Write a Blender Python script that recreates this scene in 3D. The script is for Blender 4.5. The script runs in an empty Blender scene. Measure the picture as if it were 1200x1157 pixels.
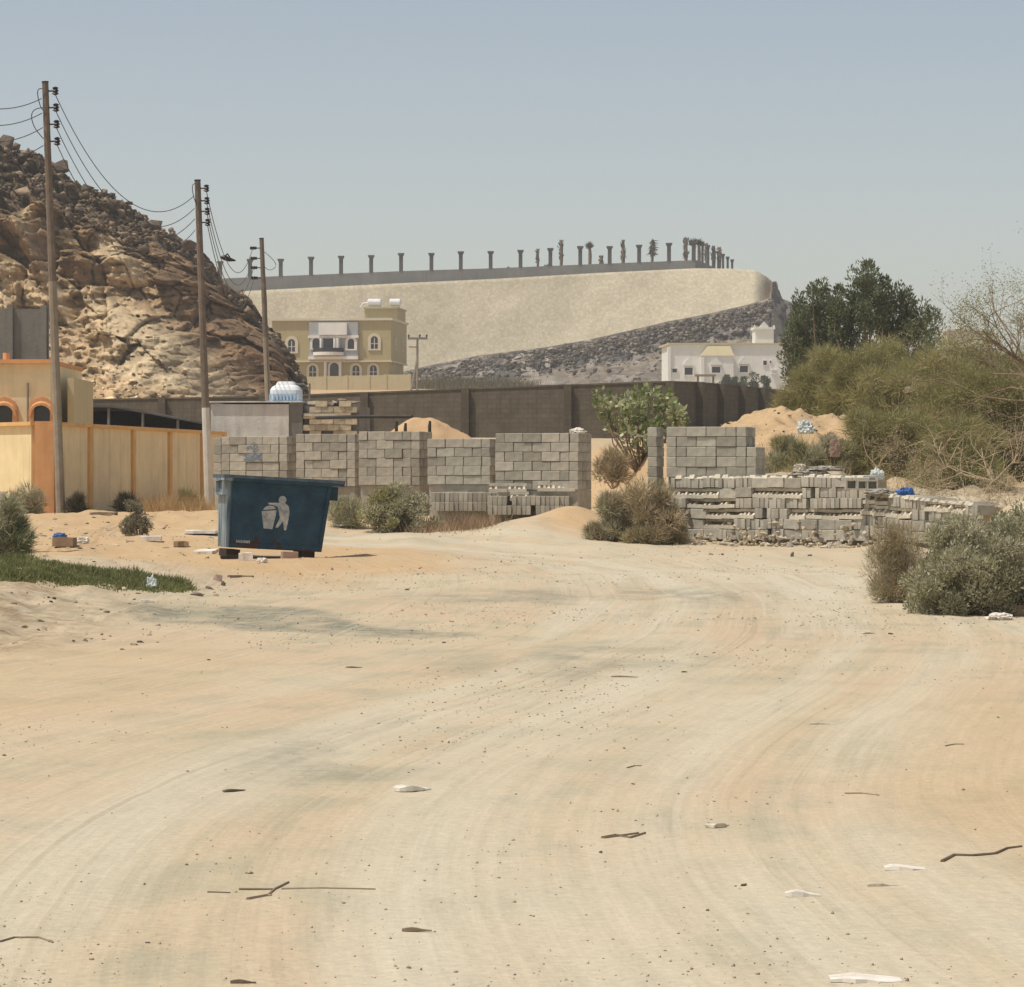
import bpy, bmesh, math, random
import numpy as np

SC = bpy.context.scene
COL = SC.collection
R = math.radians

# ------------------------------------------------------------------ camera, world, sun, exposure
FPX = 4000.0          # focal length in photograph pixels (1200 wide)
HZ = 557.0            # row of the eye-level line
CAMH = 1.5
cam = bpy.data.cameras.new('camera')
cam.sensor_width = 36.0
cam.lens = 36.0 * FPX / 1200.0
cam.shift_y = -(578.5 - HZ) / 1200.0
cam.clip_start = 0.3
cam.clip_end = 6000
camo = bpy.data.objects.new('camera', cam)
camo.location = (0, 0, CAMH)
camo.rotation_euler = (math.pi / 2, 0, 0)
COL.objects.link(camo)
SC.camera = camo

SUN_AZ, SUN_EL = R(-114), R(65)
world = bpy.data.worlds.new('World')
SC.world = world
world.use_nodes = True
wt = world.node_tree
sky = wt.nodes.new('ShaderNodeTexSky')
sky.sky_type = 'NISHITA'
sky.sun_disc = False
sky.sun_elevation = SUN_EL
sky.sun_rotation = SUN_AZ
sky.altitude = 0
sky.air_density = 0.6
sky.dust_density = 1.2
sky.ozone_density = 1.0
# dusty air: the whole sky slightly less blue
tn = wt.nodes.new('ShaderNodeVectorMath'); tn.operation = 'MULTIPLY'; tn.inputs[1].default_value = (1.28, 1.035, 0.785)
wt.links.new(sky.outputs[0], tn.inputs[0])
wt.links.new(tn.outputs[0], wt.nodes['Background'].inputs[0])
wt.nodes['Background'].inputs[1].default_value = 0.145

sun = bpy.data.lights.new('sun', 'SUN')
sun.energy = 3.4
sun.angle = R(0.6)
sun.color = (1.0, 0.95, 0.86)
suno = bpy.data.objects.new('sun', sun)
sdir = (math.sin(SUN_AZ) * math.cos(SUN_EL), math.cos(SUN_AZ) * math.cos(SUN_EL), math.sin(SUN_EL))
from mathutils import Vector
suno.rotation_euler = Vector(sdir).to_track_quat('Z', 'Y').to_euler()
suno.location = (-40, -20, 60)
COL.objects.link(suno)

vs = SC.view_settings
vs.view_transform = 'Standard'
vs.look = 'None'
vs.exposure = 0.11
vs.gamma = 1.0
vs.use_curve_mapping = False
SC.cycles.max_bounces = 6
SC.cycles.transparent_max_bounces = 8

# ------------------------------------------------------------------ helpers
rng = np.random.default_rng(7)
random.seed(7)


def W(px, py, D):
    return ((px - 600.0) / FPX * D, D, CAMH + (HZ - py) / FPX * D)


def X(px, D):
    return (px - 600.0) / FPX * D


def Zp(py, D):
    return CAMH + (HZ - py) / FPX * D


def sstep(a, b, x):
    t = np.clip((x - a) / (b - a), 0, 1)
    return t * t * (3 - 2 * t)


def _hash(ix, iy, iz, seed):
    h = (ix.astype(np.int64) * 374761393 + iy.astype(np.int64) * 668265263 + iz.astype(np.int64) * 2147483647 + seed * 1274126177) & 0xFFFFFFFF
    h = ((h ^ (h >> 13)) * 1274126177) & 0xFFFFFFFF
    h = ((h ^ (h >> 16)) * 2246822519) & 0xFFFFFFFF
    return ((h ^ (h >> 15)) & 0xFFFFFF) / float(0xFFFFFF)


def vnoise(x, y, z, seed=0):
    xi, yi, zi = np.floor(x), np.floor(y), np.floor(z)
    fx, fy, fz = x - xi, y - yi, z - zi
    fx = fx * fx * (3 - 2 * fx); fy = fy * fy * (3 - 2 * fy); fz = fz * fz * (3 - 2 * fz)
    o = 0
    for a in (0, 1):
        for b in (0, 1):
            for c in (0, 1):
                w = (fx if a else 1 - fx) * (fy if b else 1 - fy) * (fz if c else 1 - fz)
                o = o + w * _hash(xi + a, yi + b, zi + c, seed)
    return o * 2 - 1


def fbm(x, y, z, oct=4, seed=0, gain=0.5, lac=2.05):
    s, a = 0, 1.0
    for i in range(oct):
        s = s + a * vnoise(x, y, z, seed + i * 17)
        x, y, z = x * lac, y * lac, z * lac
        a *= gain
    return s


def worley2(u, v, seed=0):
    ui, vi = np.floor(u), np.floor(v)
    f1 = np.full(u.shape, 9.0); f2 = np.full(u.shape, 9.0)
    ida = np.zeros(u.shape); dxs = np.zeros(u.shape); dys = np.zeros(u.shape)
    zero = np.zeros_like(ui)
    for a in (-1, 0, 1):
        for b in (-1, 0, 1):
            cu, cv = ui + a, vi + b
            pu = cu + 0.1 + 0.8 * _hash(cu, cv, zero, seed)
            pv = cv + 0.1 + 0.8 * _hash(cu, cv, zero + 1, seed)
            dx, dy = u - pu, v - pv
            d = np.sqrt(dx * dx + dy * dy)
            near = d < f1
            f2 = np.where(near, f1, np.minimum(f2, d))
            f1 = np.where(near, d, f1)
            r = _hash(cu, cv, zero + 2, seed)
            ida = np.where(near, r, ida); dxs = np.where(near, dx, dxs); dys = np.where(near, dy, dys)
    return f1, f2, ida, dxs, dys


def tag(o, label=None, cat=None, group=None, kind=None):
    if label: o['label'] = label
    if cat: o['category'] = cat
    if group: o['group'] = group
    if kind: o['kind'] = kind
    return o


def empty(name, loc=(0, 0, 0), rz=0.0, label=None, cat=None, group=None, rx=0.0, ry=0.0):
    o = bpy.data.objects.new(name, None)
    o.empty_display_size = 0.2
    o.location = loc
    o.rotation_euler = (rx, ry, rz)
    COL.objects.link(o)
    return tag(o, label, cat, group)


def link(name, me, parent=None, loc=None, rot=None):
    o = bpy.data.objects.new(name, me)
    COL.objects.link(o)
    if parent is not None: o.parent = parent
    if loc is not None: o.location = loc
    if rot is not None: o.rotation_euler = rot
    return o


def fast_mesh(name, verts, faces, mat, cols=None, smooth=False):
    """verts (N,3); faces (M,k) one k; cols (N,3) pigment per vertex."""
    verts = np.asarray(verts, dtype=np.float32); faces = np.asarray(faces, dtype=np.int32)
    me = bpy.data.meshes.new(name)
    n, (m, k) = len(verts), faces.shape
    me.vertices.add(n); me.vertices.foreach_set('co', verts.ravel())
    me.loops.add(m * k); me.loops.foreach_set('vertex_index', faces.ravel())
    me.polygons.add(m)
    me.polygons.foreach_set('loop_start', np.arange(0, m * k, k, dtype=np.int32))
    me.update(calc_edges=True)
    if smooth: me.polygons.foreach_set('use_smooth', np.ones(m, dtype=bool))
    if cols is not None:
        ca = me.color_attributes.new('pigment', 'FLOAT_COLOR', 'POINT')
        c4 = np.ones((n, 4), dtype=np.float32); c4[:, :3] = cols
        ca.data.foreach_set('color', c4.ravel())
    me.materials.append(mat)
    return me


class MB:
    def __init__(s): s.v, s.f = [], []

    def add(s, vs_, fs_):
        b = len(s.v)
        s.v += [tuple(p) for p in vs_]
        s.f += [tuple(b + i for i in f) for f in fs_]
        return s

    def box(s, x0, x1, y0, y1, z0, z1):
        return s.add([(x0, y0, z0), (x1, y0, z0), (x1, y1, z0), (x0, y1, z0), (x0, y0, z1), (x1, y0, z1), (x1, y1, z1), (x0, y1, z1)],
                     [(0, 3, 2, 1), (4, 5, 6, 7), (0, 1, 5, 4), (1, 2, 6, 5), (2, 3, 7, 6), (3, 0, 4, 7)])

    def hexa(s, b, t):
        return s.add(list(b) + list(t), [(0, 3, 2, 1), (4, 5, 6, 7), (0, 1, 5, 4), (1, 2, 6, 5), (2, 3, 7, 6), (3, 0, 4, 7)])

    def tube(s, pts, rad, n=6, cap=True):
        pts = [Vector(p) for p in pts]
        if not hasattr(rad, '__len__'): rad = [rad] * len(pts)
        rings = []
        up = Vector((0.13, 0.21, 0.97))
        for i, p in enumerate(pts):
            d = (pts[min(i + 1, len(pts) - 1)] - pts[max(i - 1, 0)])
            if d.length < 1e-9: d = Vector((0, 0, 1))
            d.normalize()
            u = up if abs(d.dot(up)) < 0.95 else Vector((1, 0.1, 0))
            a = d.cross(u).normalized(); b = d.cross(a)
            rings.append([p + (a * math.cos(2 * math.pi * k / n) + b * math.sin(2 * math.pi * k / n)) * rad[i] for k in range(n)])
        base = len(s.v)
        for r_ in rings: s.v += [tuple(q) for q in r_]
        for i in range(len(pts) - 1):
            for k in range(n):
                a, b = base + i * n + k, base + i * n + (k + 1) % n
                s.f.append((a, b, b + n, a + n))
        if cap:
            s.f.append(tuple(base + k for k in range(n))[::-1])
            s.f.append(tuple(base + (len(pts) - 1) * n + k for k in range(n)))
        return s

    def prism(s, poly, y0, y1):
        """polygon in x,z extruded along y (front face at y0)"""
        n = len(poly)
        vs_ = [(x, y0, z) for x, z in poly] + [(x, y1, z) for x, z in poly]
        fs_ = [tuple(range(n)), tuple(range(2 * n - 1, n - 1, -1))]
        for i in range(n):
            j = (i + 1) % n
            fs_.append((j, i, i + n, j + n))
        return s.add(vs_, fs_)

    def mesh(s, name, mat, smooth=False, fix=True):
        me = bpy.data.meshes.new(name)
        me.from_pydata(s.v, [], s.f)
        if fix:
            bm = bmesh.new(); bm.from_mesh(me)
            bmesh.ops.recalc_face_normals(bm, faces=bm.faces)
            bm.to_mesh(me); bm.free()
        if smooth: me.polygons.foreach_set('use_smooth', np.ones(len(me.polygons), dtype=bool))
        me.materials.append(mat)
        return me

    def build(s, name, mat, parent=None, loc=None, rot=None, smooth=False):
        return link(name, s.mesh(name, mat, smooth), parent, loc, rot)


# ------------------------------------------------------------------ materials
def nodes_of(m):
    m.use_nodes = True
    nt = m.node_tree
    return nt, nt.nodes, nt.links, nt.nodes['Principled BSDF']


def mat(name, c, rough=0.85, var=0.18, scale=3.0, bump=0.0, bscale=40.0, spec=0.25, metal=0.0, c2=None, streak=0.0, tint=0.0, detail=5.0, dist=0.05):
    """base colour + two noise scales of pigment variation, optional vertical streak dirt, per-object tint, fine bump"""
    m = bpy.data.materials.new(name)
    nt, N, L, P = nodes_of(m)
    P.inputs['Roughness'].default_value = rough
    P.inputs['Specular IOR Level'].default_value = spec
    P.inputs['Metallic'].default_value = metal
    tc = N.new('ShaderNodeTexCoord')
    no = N.new('ShaderNodeTexNoise'); no.inputs['Scale'].default_value = scale; no.inputs['Detail'].default_value = detail
    no.inputs['Roughness'].default_value = 0.65
    L.new(tc.outputs['Object'], no.inputs['Vector'])
    ra = N.new('ShaderNodeValToRGB')
    lo = tuple(v * (1 - var) for v in c); hi = tuple(min(1, v * (1 + var)) for v in c)
    if c2 is not None: lo = c2
    ra.color_ramp.elements[0].position = 0.32; ra.color_ramp.elements[0].color = (*lo, 1)
    ra.color_ramp.elements[1].position = 0.68; ra.color_ramp.elements[1].color = (*hi, 1)
    L.new(no.outputs['Fac'], ra.inputs['Fac'])
    out = ra.outputs['Color']
    if streak > 0:
        mp = N.new('ShaderNodeMapping'); mp.inputs['Scale'].default_value = (2.2, 2.2, 0.25)
        L.new(tc.outputs['Object'], mp.inputs['Vector'])
        n2 = N.new('ShaderNodeTexNoise'); n2.inputs['Scale'].default_value = 1.6; n2.inputs['Detail'].default_value = 6
        L.new(mp.outputs[0], n2.inputs['Vector'])
        mr = N.new('ShaderNodeMapRange'); mr.inputs['From Min'].default_value = 0.5; mr.inputs['From Max'].default_value = 0.72
        mr.inputs['To Max'].default_value = streak
        L.new(n2.outputs['Fac'], mr.inputs['Value'])
        mx = N.new('ShaderNodeMix'); mx.data_type = 'RGBA'
        L.new(mr.outputs[0], mx.inputs['Factor']); L.new(out, mx.inputs[6])
        mx.inputs[7].default_value = (c[0] * 0.42, c[1] * 0.4, c[2] * 0.4, 1)
        out = mx.outputs[2]
    if tint > 0:
        oi = N.new('ShaderNodeObjectInfo')
        mr = N.new('ShaderNodeMapRange'); mr.inputs['To Min'].default_value = 1 - tint; mr.inputs['To Max'].default_value = 1 + tint
        L.new(oi.outputs['Random'], mr.inputs['Value'])
        vm = N.new('ShaderNodeVectorMath'); vm.operation = 'SCALE'
        L.new(out, vm.inputs[0]); L.new(mr.outputs[0], vm.inputs['Scale'])
        out = vm.outputs[0]
    L.new(out, P.inputs['Base Color'])
    if bump > 0:
        nb = N.new('ShaderNodeTexNoise'); nb.inputs['Scale'].default_value = bscale; nb.inputs['Detail'].default_value = 4
        L.new(tc.outputs['Object'], nb.inputs['Vector'])
        b = N.new('ShaderNodeBump'); b.inputs['Strength'].default_value = bump; b.inputs['Distance'].default_value = dist
        L.new(nb.outputs['Fac'], b.inputs['Height']); L.new(b.outputs[0], P.inputs['Normal'])
    return m


def leaf_mat(name, transl=0.35, rough=0.7):
    m = bpy.data.materials.new(name)
    nt, N, L, P = nodes_of(m)
    at = N.new('ShaderNodeVertexColor'); at.layer_name = 'pigment'
    P.inputs['Roughness'].default_value = rough; P.inputs['Specular IOR Level'].default_value = 0.2
    L.new(at.outputs['Color'], P.inputs['Base Color'])
    if transl > 0:
        tr = N.new('ShaderNodeBsdfTranslucent'); L.new(at.outputs['Color'], tr.inputs['Color'])
        mx = N.new('ShaderNodeMixShader'); mx.inputs[0].default_value = transl
        L.new(P.outputs[0], mx.inputs[1]); L.new(tr.outputs[0], mx.inputs[2])
        L.new(mx.outputs[0], N['Material Output'].inputs['Surface'])
    return m


def pig_mat(name, rough=0.95, bump=0.4, bscale=2.0, var=0.3, vscale=3.0, dist=0.3):
    """pigment from the vertices times noise, with bump"""
    m = bpy.data.materials.new(name)
    nt, N, L, P = nodes_of(m)
    P.inputs['Roughness'].default_value = rough; P.inputs['Specular IOR Level'].default_value = 0.15
    at = N.new('ShaderNodeVertexColor'); at.layer_name = 'pigment'
    tc = N.new('ShaderNodeTexCoord')
    no = N.new('ShaderNodeTexNoise'); no.inputs['Scale'].default_value = vscale; no.inputs['Detail'].default_value = 6; no.inputs['Roughness'].default_value = 0.7
    L.new(tc.outputs['Object'], no.inputs['Vector'])
    mr = N.new('ShaderNodeMapRange'); mr.inputs['From Min'].default_value = 0.3; mr.inputs['From Max'].default_value = 0.7
    mr.inputs['To Min'].default_value = 1 - var; mr.inputs['To Max'].default_value = 1 + var
    L.new(no.outputs['Fac'], mr.inputs['Value'])
    vm = N.new('ShaderNodeVectorMath'); vm.operation = 'SCALE'
    L.new(at.outputs['Color'], vm.inputs[0]); L.new(mr.outputs[0], vm.inputs['Scale'])
    L.new(vm.outputs[0], P.inputs['Base Color'])
    nb = N.new('ShaderNodeTexNoise'); nb.inputs['Scale'].default_value = bscale; nb.inputs['Detail'].default_value = 6; nb.inputs['Roughness'].default_value = 0.65
    L.new(tc.outputs['Object'], nb.inputs['Vector'])
    b = N.new('ShaderNodeBump'); b.inputs['Strength'].default_value = bump; b.inputs['Distance'].default_value = dist
    L.new(nb.outputs['Fac'], b.inputs['Height']); L.new(b.outputs[0], P.inputs['Normal'])
    return m


M = {}
M['block'] = mat('concrete_block', (0.385, 0.362, 0.30), 0.92, 0.2, 6, 0.5, 60, tint=0.22, dist=0.01)
M['mortar'] = mat('pale_cement', (0.55, 0.505, 0.405), 0.95, 0.15, 5, 0.6, 30, tint=0.1, dist=0.02)
M['wall_brown'] = mat('brown_block_wall', (0.125, 0.107, 0.078), 0.95, 0.16, 1.2, 0.3, 8, streak=0.3)
M['yellow'] = mat('yellow_render', (0.78, 0.65, 0.38), 0.9, 0.08, 1.5, 0.2, 30, streak=0.35, dist=0.01)
M['yellow_dull'] = mat('weathered_yellow_render', (0.80, 0.68, 0.43), 0.9, 0.10, 1.2, 0.2, 30, streak=0.3, dist=0.01)
M['orange'] = mat('orange_paint', (0.66, 0.345, 0.155), 0.9, 0.12, 2, 0.2, 30, streak=0.3, dist=0.01)
M['ochre'] = mat('ochre_paint', (0.72, 0.45, 0.19), 0.9, 0.12, 2, 0.2, 30, streak=0.3, dist=0.01)
M['grey_render'] = mat('grey_cement_render', (0.64, 0.63, 0.585), 0.95, 0.2, 0.9, 0.25, 12, streak=0.4)
M['grey_dark'] = mat('dark_grey_cement', (0.20, 0.195, 0.175), 0.95, 0.15, 0.8, 0.25, 12, streak=0.4)
M['parapet'] = mat('grey_parapet_cement', (0.235, 0.235, 0.225), 0.95, 0.12, 0.4, 0.2, 6, streak=0.3)
M['col'] = mat('dark_grey_column', (0.10, 0.10, 0.097), 0.95, 0.12, 0.8)
M['cream_villa'] = mat('olive_cream_paint', (0.43, 0.37, 0.205), 0.9, 0.05, 0.6, streak=0.15)
M['cream_light'] = mat('light_cream_paint', (0.56, 0.49, 0.31), 0.9, 0.05, 0.6, streak=0.15)
M['blue_grey'] = mat('blue_grey_paint', (0.38, 0.40, 0.41), 0.85, 0.08, 1.0)
M['white'] = mat('white_paint', (0.78, 0.77, 0.73), 0.85, 0.05, 0.8, streak=0.1)
M['trim'] = mat('cream_trim', (0.62, 0.57, 0.44), 0.85, 0.06, 1.0)
M['dark_glass'] = mat('dark_window_glass', (0.03, 0.033, 0.038), 0.15, 0.2, 1, spec=0.5)
M['dark_metal'] = mat('dark_metal', (0.035, 0.033, 0.03), 0.6, 0.3, 8)
M['net'] = mat('black_shade_cloth', (0.014, 0.014, 0.015), 0.95, 0.3, 4)
M['roof_sheet'] = mat('dusty_black_roof_sheet', (0.10, 0.10, 0.10), 0.8, 0.3, 2)
M['tank'] = mat('white_plastic', (0.72, 0.75, 0.77), 0.5, 0.05, 2)
M['tank_blue'] = mat('pale_blue_plastic', (0.36, 0.50, 0.62), 0.5, 0.1, 2)
M['pole'] = mat('weathered_wood_pole', (0.19, 0.155, 0.12), 0.9, 0.25, 3, 0.3, 20, streak=0.5, dist=0.01)
M['pole_low'] = mat('grey_wood_pole_base', (0.29, 0.25, 0.19), 0.9, 0.2, 3, 0.3, 20, streak=0.4, dist=0.01)
M['pole_paint'] = mat('whitewashed_pole_base', (0.62, 0.60, 0.53), 0.85, 0.12, 3, streak=0.3)
M['insul'] = mat('dark_insulator', (0.02, 0.018, 0.02), 0.35, 0.2, 5)
M['wire'] = mat('aluminium_wire', (0.07, 0.07, 0.075), 0.6, 0.1, 5)
M['wood'] = mat('grey_dead_wood', (0.20, 0.155, 0.105), 0.95, 0.3, 8, 0.3, 40, tint=0.3, dist=0.005)
M['bark'] = mat('dry_bark', (0.22, 0.165, 0.11), 0.95, 0.25, 6)
M['twig'] = mat('pale_dry_twigs', (0.46, 0.37, 0.25), 0.95, 0.2, 6, tint=0.1)
M['stone'] = mat('field_stone', (0.27, 0.225, 0.17), 0.95, 0.3, 4, 0.4, 25, tint=0.3, dist=0.02)
M['stone_dark'] = mat('dark_stone', (0.075, 0.062, 0.052), 0.9, 0.3, 6, 0.4, 30, tint=0.4, dist=0.01)
M['stone_pink'] = mat('pinkish_stone', (0.36, 0.25, 0.19), 0.95, 0.2, 5, 0.4, 25, tint=0.15, dist=0.02)
M['rubble'] = mat('broken_block_rubble', (0.47, 0.40, 0.28), 0.95, 0.2, 6, 0.4, 30, tint=0.22, dist=0.01)
M['litter_white'] = mat('dirty_white_litter', (0.74, 0.71, 0.64), 0.7, 0.08, 9, c2=(0.56, 0.51, 0.43))
M['litter_blue'] = mat('blue_plastic_litter', (0.05, 0.14, 0.36), 0.5, 0.25, 12)
M['litter_grey'] = mat('grey_cement_sack', (0.32, 0.30, 0.26), 0.9, 0.2, 6)
M['card'] = mat('brown_cardboard', (0.30, 0.21, 0.13), 0.9, 0.15, 8)
M['bag'] = mat('pale_plastic_bag', (0.60, 0.66, 0.64), 0.35, 0.15, 8, 0.5, 14, spec=0.5, dist=0.05)
M['rust'] = mat('rusty_steel', (0.035, 0.022, 0.018), 0.9, 0.4, 10)
M['print_white'] = mat('faded_white_stencil', (0.50, 0.52, 0.50), 0.8, 0.15, 9, c2=(0.22, 0.26, 0.28))
M['spray_blue'] = mat('blue_spray_paint', (0.17, 0.24, 0.33), 0.9, 0.25, 12)
M['leaf'] = leaf_mat('foliage')
M['straw'] = leaf_mat('dry_foliage', 0.1, 0.9)
M['rock'] = pig_mat('cliff_rock', 0.95, 0.55, 1.6, 0.38, 1.1, 0.35)
M['scree'] = pig_mat('hill_scree', 0.95, 0.6, 0.45, 0.3, 0.7, 0.8)
M['sand_heap'] = mat('orange_sand', (0.50, 0.345, 0.195), 0.95, 0.1, 2, 0.3, 12, dist=0.04)


def coursed_wall(m, bw, bh, f):
    """faint block coursing pressed into a rendered wall"""
    nt, N, L, P = nodes_of(m)
    tc = N.new('ShaderNodeTexCoord'); sx = N.new('ShaderNodeSeparateXYZ'); cx = N.new('ShaderNodeCombineXYZ')
    L.new(tc.outputs['Object'], sx.inputs[0]); L.new(sx.outputs['X'], cx.inputs['X']); L.new(sx.outputs['Z'], cx.inputs['Y'])
    br = N.new('ShaderNodeTexBrick'); br.inputs['Scale'].default_value = 1; br.inputs['Brick Width'].default_value = bw; br.inputs['Row Height'].default_value = bh
    br.inputs['Mortar Size'].default_value = 0.02; br.inputs['Color1'].default_value = (1, 1, 1, 1); br.inputs['Color2'].default_value = (1 - f * .7,) * 3 + (1,); br.inputs['Mortar'].default_value = (1 - f,) * 3 + (1,)
    L.new(cx.outputs[0], br.inputs['Vector'])
    src = P.inputs['Base Color'].links[0].from_socket
    mm = N.new('ShaderNodeMix'); mm.data_type = 'RGBA'; mm.blend_type = 'MULTIPLY'; mm.inputs['Factor'].default_value = 1
    L.new(src, mm.inputs[6]); L.new(br.outputs['Color'], mm.inputs[7]); L.new(mm.outputs[2], P.inputs['Base Color'])


coursed_wall(M['wall_brown'], .4, .2, .22)


def bin_material():
    """dark blue paint, worn lighter, left end coloured as if sunlit, rusting at the bottom corner"""
    m = bpy.data.materials.new('worn_blue_paint')
    nt, N, L, P = nodes_of(m)
    P.inputs['Roughness'].default_value = 0.62; P.inputs['Specular IOR Level'].default_value = 0.2
    tc = N.new('ShaderNodeTexCoord')
    n1 = N.new('ShaderNodeTexNoise'); n1.inputs['Scale'].default_value = 2.5; n1.inputs['Detail'].default_value = 7; n1.inputs['Roughness'].default_value = 0.7
    L.new(tc.outputs['Object'], n1.inputs['Vector'])
    r1 = N.new('ShaderNodeValToRGB')
    r1.color_ramp.elements[0].position = 0.3; r1.color_ramp.elements[0].color = (0.008, 0.032, 0.060, 1)
    r1.color_ramp.elements[1].position = 0.72; r1.color_ramp.elements[1].color = (0.028, 0.085, 0.135, 1)
    L.new(n1.outputs['Fac'], r1.inputs['Fac'])
    # chips of rust: more towards the bottom edge
    sx = N.new('ShaderNodeSeparateXYZ'); L.new(tc.outputs['Object'], sx.inputs[0])
    n2 = N.new('ShaderNodeTexNoise'); n2.inputs['Scale'].default_value = 7; n2.inputs['Detail'].default_value = 8
    L.new(tc.outputs['Object'], n2.inputs['Vector'])
    mh = N.new('ShaderNodeMapRange'); mh.inputs['From Min'].default_value = 0.1; mh.inputs['From Max'].default_value = 0.45
    mh.inputs['To Min'].default_value = 0.16; mh.inputs['To Max'].default_value = -0.05
    L.new(sx.outputs['Z'], mh.inputs['Value'])
    ad = N.new('ShaderNodeMath'); L.new(n2.outputs['Fac'], ad.inputs[0]); L.new(mh.outputs[0], ad.inputs[1])
    mr = N.new('ShaderNodeMapRange'); mr.inputs['From Min'].default_value = 0.60; mr.inputs['From Max'].default_value = 0.68
    L.new(ad.outputs[0], mr.inputs['Value'])
    mx = N.new('ShaderNodeMix'); mx.data_type = 'RGBA'
    L.new(mr.outputs[0], mx.inputs['Factor']); L.new(r1.outputs[0], mx.inputs[6]); mx.inputs[7].default_value = (0.055, 0.03, 0.022, 1)
    # left end painted pale for the sunlight on it, broken by scuffs
    nm = N.new('ShaderNodeMapping'); nm.inputs['Scale'].default_value = (3, 3, 0.6); L.new(tc.outputs['Object'], nm.inputs['Vector'])
    n3 = N.new('ShaderNodeTexNoise'); n3.inputs['Scale'].default_value = 2.2; n3.inputs['Detail'].default_value = 5
    L.new(nm.outputs[0], n3.inputs['Vector'])
    ml = N.new('ShaderNodeMapRange'); ml.inputs['From Min'].default_value = -0.80; ml.inputs['From Max'].default_value = -0.855
    ml.inputs['To Min'].default_value = 0.0; ml.inputs['To Max'].default_value = 1.0
    L.new(sx.outputs['X'], ml.inputs['Value'])
    mu = N.new('ShaderNodeMath'); mu.operation = 'MULTIPLY'; L.new(ml.outputs[0], mu.inputs[0])
    mq = N.new('ShaderNodeMapRange'); mq.inputs['From Min'].default_value = 0.3; mq.inputs['From Max'].default_value = 0.6
    L.new(n3.outputs['Fac'], mq.inputs['Value']); L.new(mq.outputs[0], mu.inputs[1])
    m2 = N.new('ShaderNodeMix'); m2.data_type = 'RGBA'
    L.new(mu.outputs[0], m2.inputs['Factor']); L.new(mx.outputs[2], m2.inputs[6]); m2.inputs[7].default_value = (0.27, 0.33, 0.36, 1)
    L.new(m2.outputs[2], P.inputs['Base Color'])
    b = N.new('ShaderNodeBump'); b.inputs['Strength'].default_value = 0.55; b.inputs['Distance'].default_value = 0.05
    L.new(n1.outputs['Fac'], b.inputs['Height']); L.new(b.outputs[0], P.inputs['Normal'])
    return m


M['bin'] = bin_material()
M['bin_rim'] = mat('worn_blue_grey_rim', (0.07, 0.10, 0.125), 0.7, 0.5, 5)


def masonry_material():
    """cream random-rubble facing: small stones with darker joints"""
    m = bpy.data.materials.new('cream_stone_facing')
    nt, N, L, P = nodes_of(m)
    P.inputs['Roughness'].default_value = 0.95
    tc = N.new('ShaderNodeTexCoord')
    v = N.new('ShaderNodeTexVoronoi'); v.inputs['Scale'].default_value = 2.7
    L.new(tc.outputs['Object'], v.inputs['Vector'])
    sp = N.new('ShaderNodeSeparateColor'); L.new(v.outputs['Color'], sp.inputs[0])
    ra = N.new('ShaderNodeValToRGB')
    e = ra.color_ramp.elements
    e[0].position = 0; e[0].color = (0.50, 0.445, 0.315, 1); e[1].position = 1; e[1].color = (0.60, 0.535, 0.39, 1)
    x = e.new(0.5); x.color = (0.55, 0.49, 0.352, 1)
    L.new(sp.outputs[0], ra.inputs['Fac'])
    d = N.new('ShaderNodeMapRange'); d.inputs['From Min'].default_value = 0.28; d.inputs['From Max'].default_value = 0.62
    d.inputs['To Min'].default_value = 1.0; d.inputs['To Max'].default_value = 0.88
    L.new(v.outputs['Distance'], d.inputs['Value'])
    n = N.new('ShaderNodeTexNoise'); n.inputs['Scale'].default_value = 0.12; n.inputs['Detail'].default_value = 5
    L.new(tc.outputs['Object'], n.inputs['Vector'])
    mn = N.new('ShaderNodeMapRange'); mn.inputs['From Min'].default_value = 0.3; mn.inputs['From Max'].default_value = 0.7
    mn.inputs['To Min'].default_value = 0.86; mn.inputs['To Max'].default_value = 1.08
    L.new(n.outputs['Fac'], mn.inputs['Value'])
    mu = N.new('ShaderNodeMath'); mu.operation = 'MULTIPLY'; L.new(d.outputs[0], mu.inputs[0]); L.new(mn.outputs[0], mu.inputs[1])
    s = N.new('ShaderNodeVectorMath'); s.operation = 'SCALE'; L.new(ra.outputs[0], s.inputs[0]); L.new(mu.outputs[0], s.inputs['Scale'])
    L.new(s.outputs[0], P.inputs['Base Color'])
    b = N.new('ShaderNodeBump'); b.inputs['Strength'].default_value = 0.25; b.inputs['Distance'].default_value = 0.05; b.invert = True
    L.new(v.outputs['Distance'], b.inputs['Height']); L.new(b.outputs[0], P.inputs['Normal'])
    return m


M['masonry'] = masonry_material()

# ------------------------------------------------------------------ ground
ROAD = np.array([(-60, 6.0), (0, 1.2), (8, 0.15), (12, -0.25), (16, -0.2), (20, 0.45), (24.5, 1.4), (31, 2.5), (42, 3.3), (52, 3.2), (59, 2.2), (64, 0.2), (66.5, -2.5), (68, -6.0), (69, -14.0), (70, -30)], float)


def smooth_line(P_, n=260):
    t = np.r_[0, np.cumsum(np.hypot(*np.diff(P_, axis=0).T))]
    tt = np.linspace(0, t[-1], n)
    q = np.c_[np.interp(tt, t, P_[:, 0]), np.interp(tt, t, P_[:, 1])]
    for _ in range(14):
        q[1:-1] = 0.25 * q[:-2] + 0.5 * q[1:-1] + 0.25 * q[2:]
    return q


ROADQ = smooth_line(ROAD)


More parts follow.
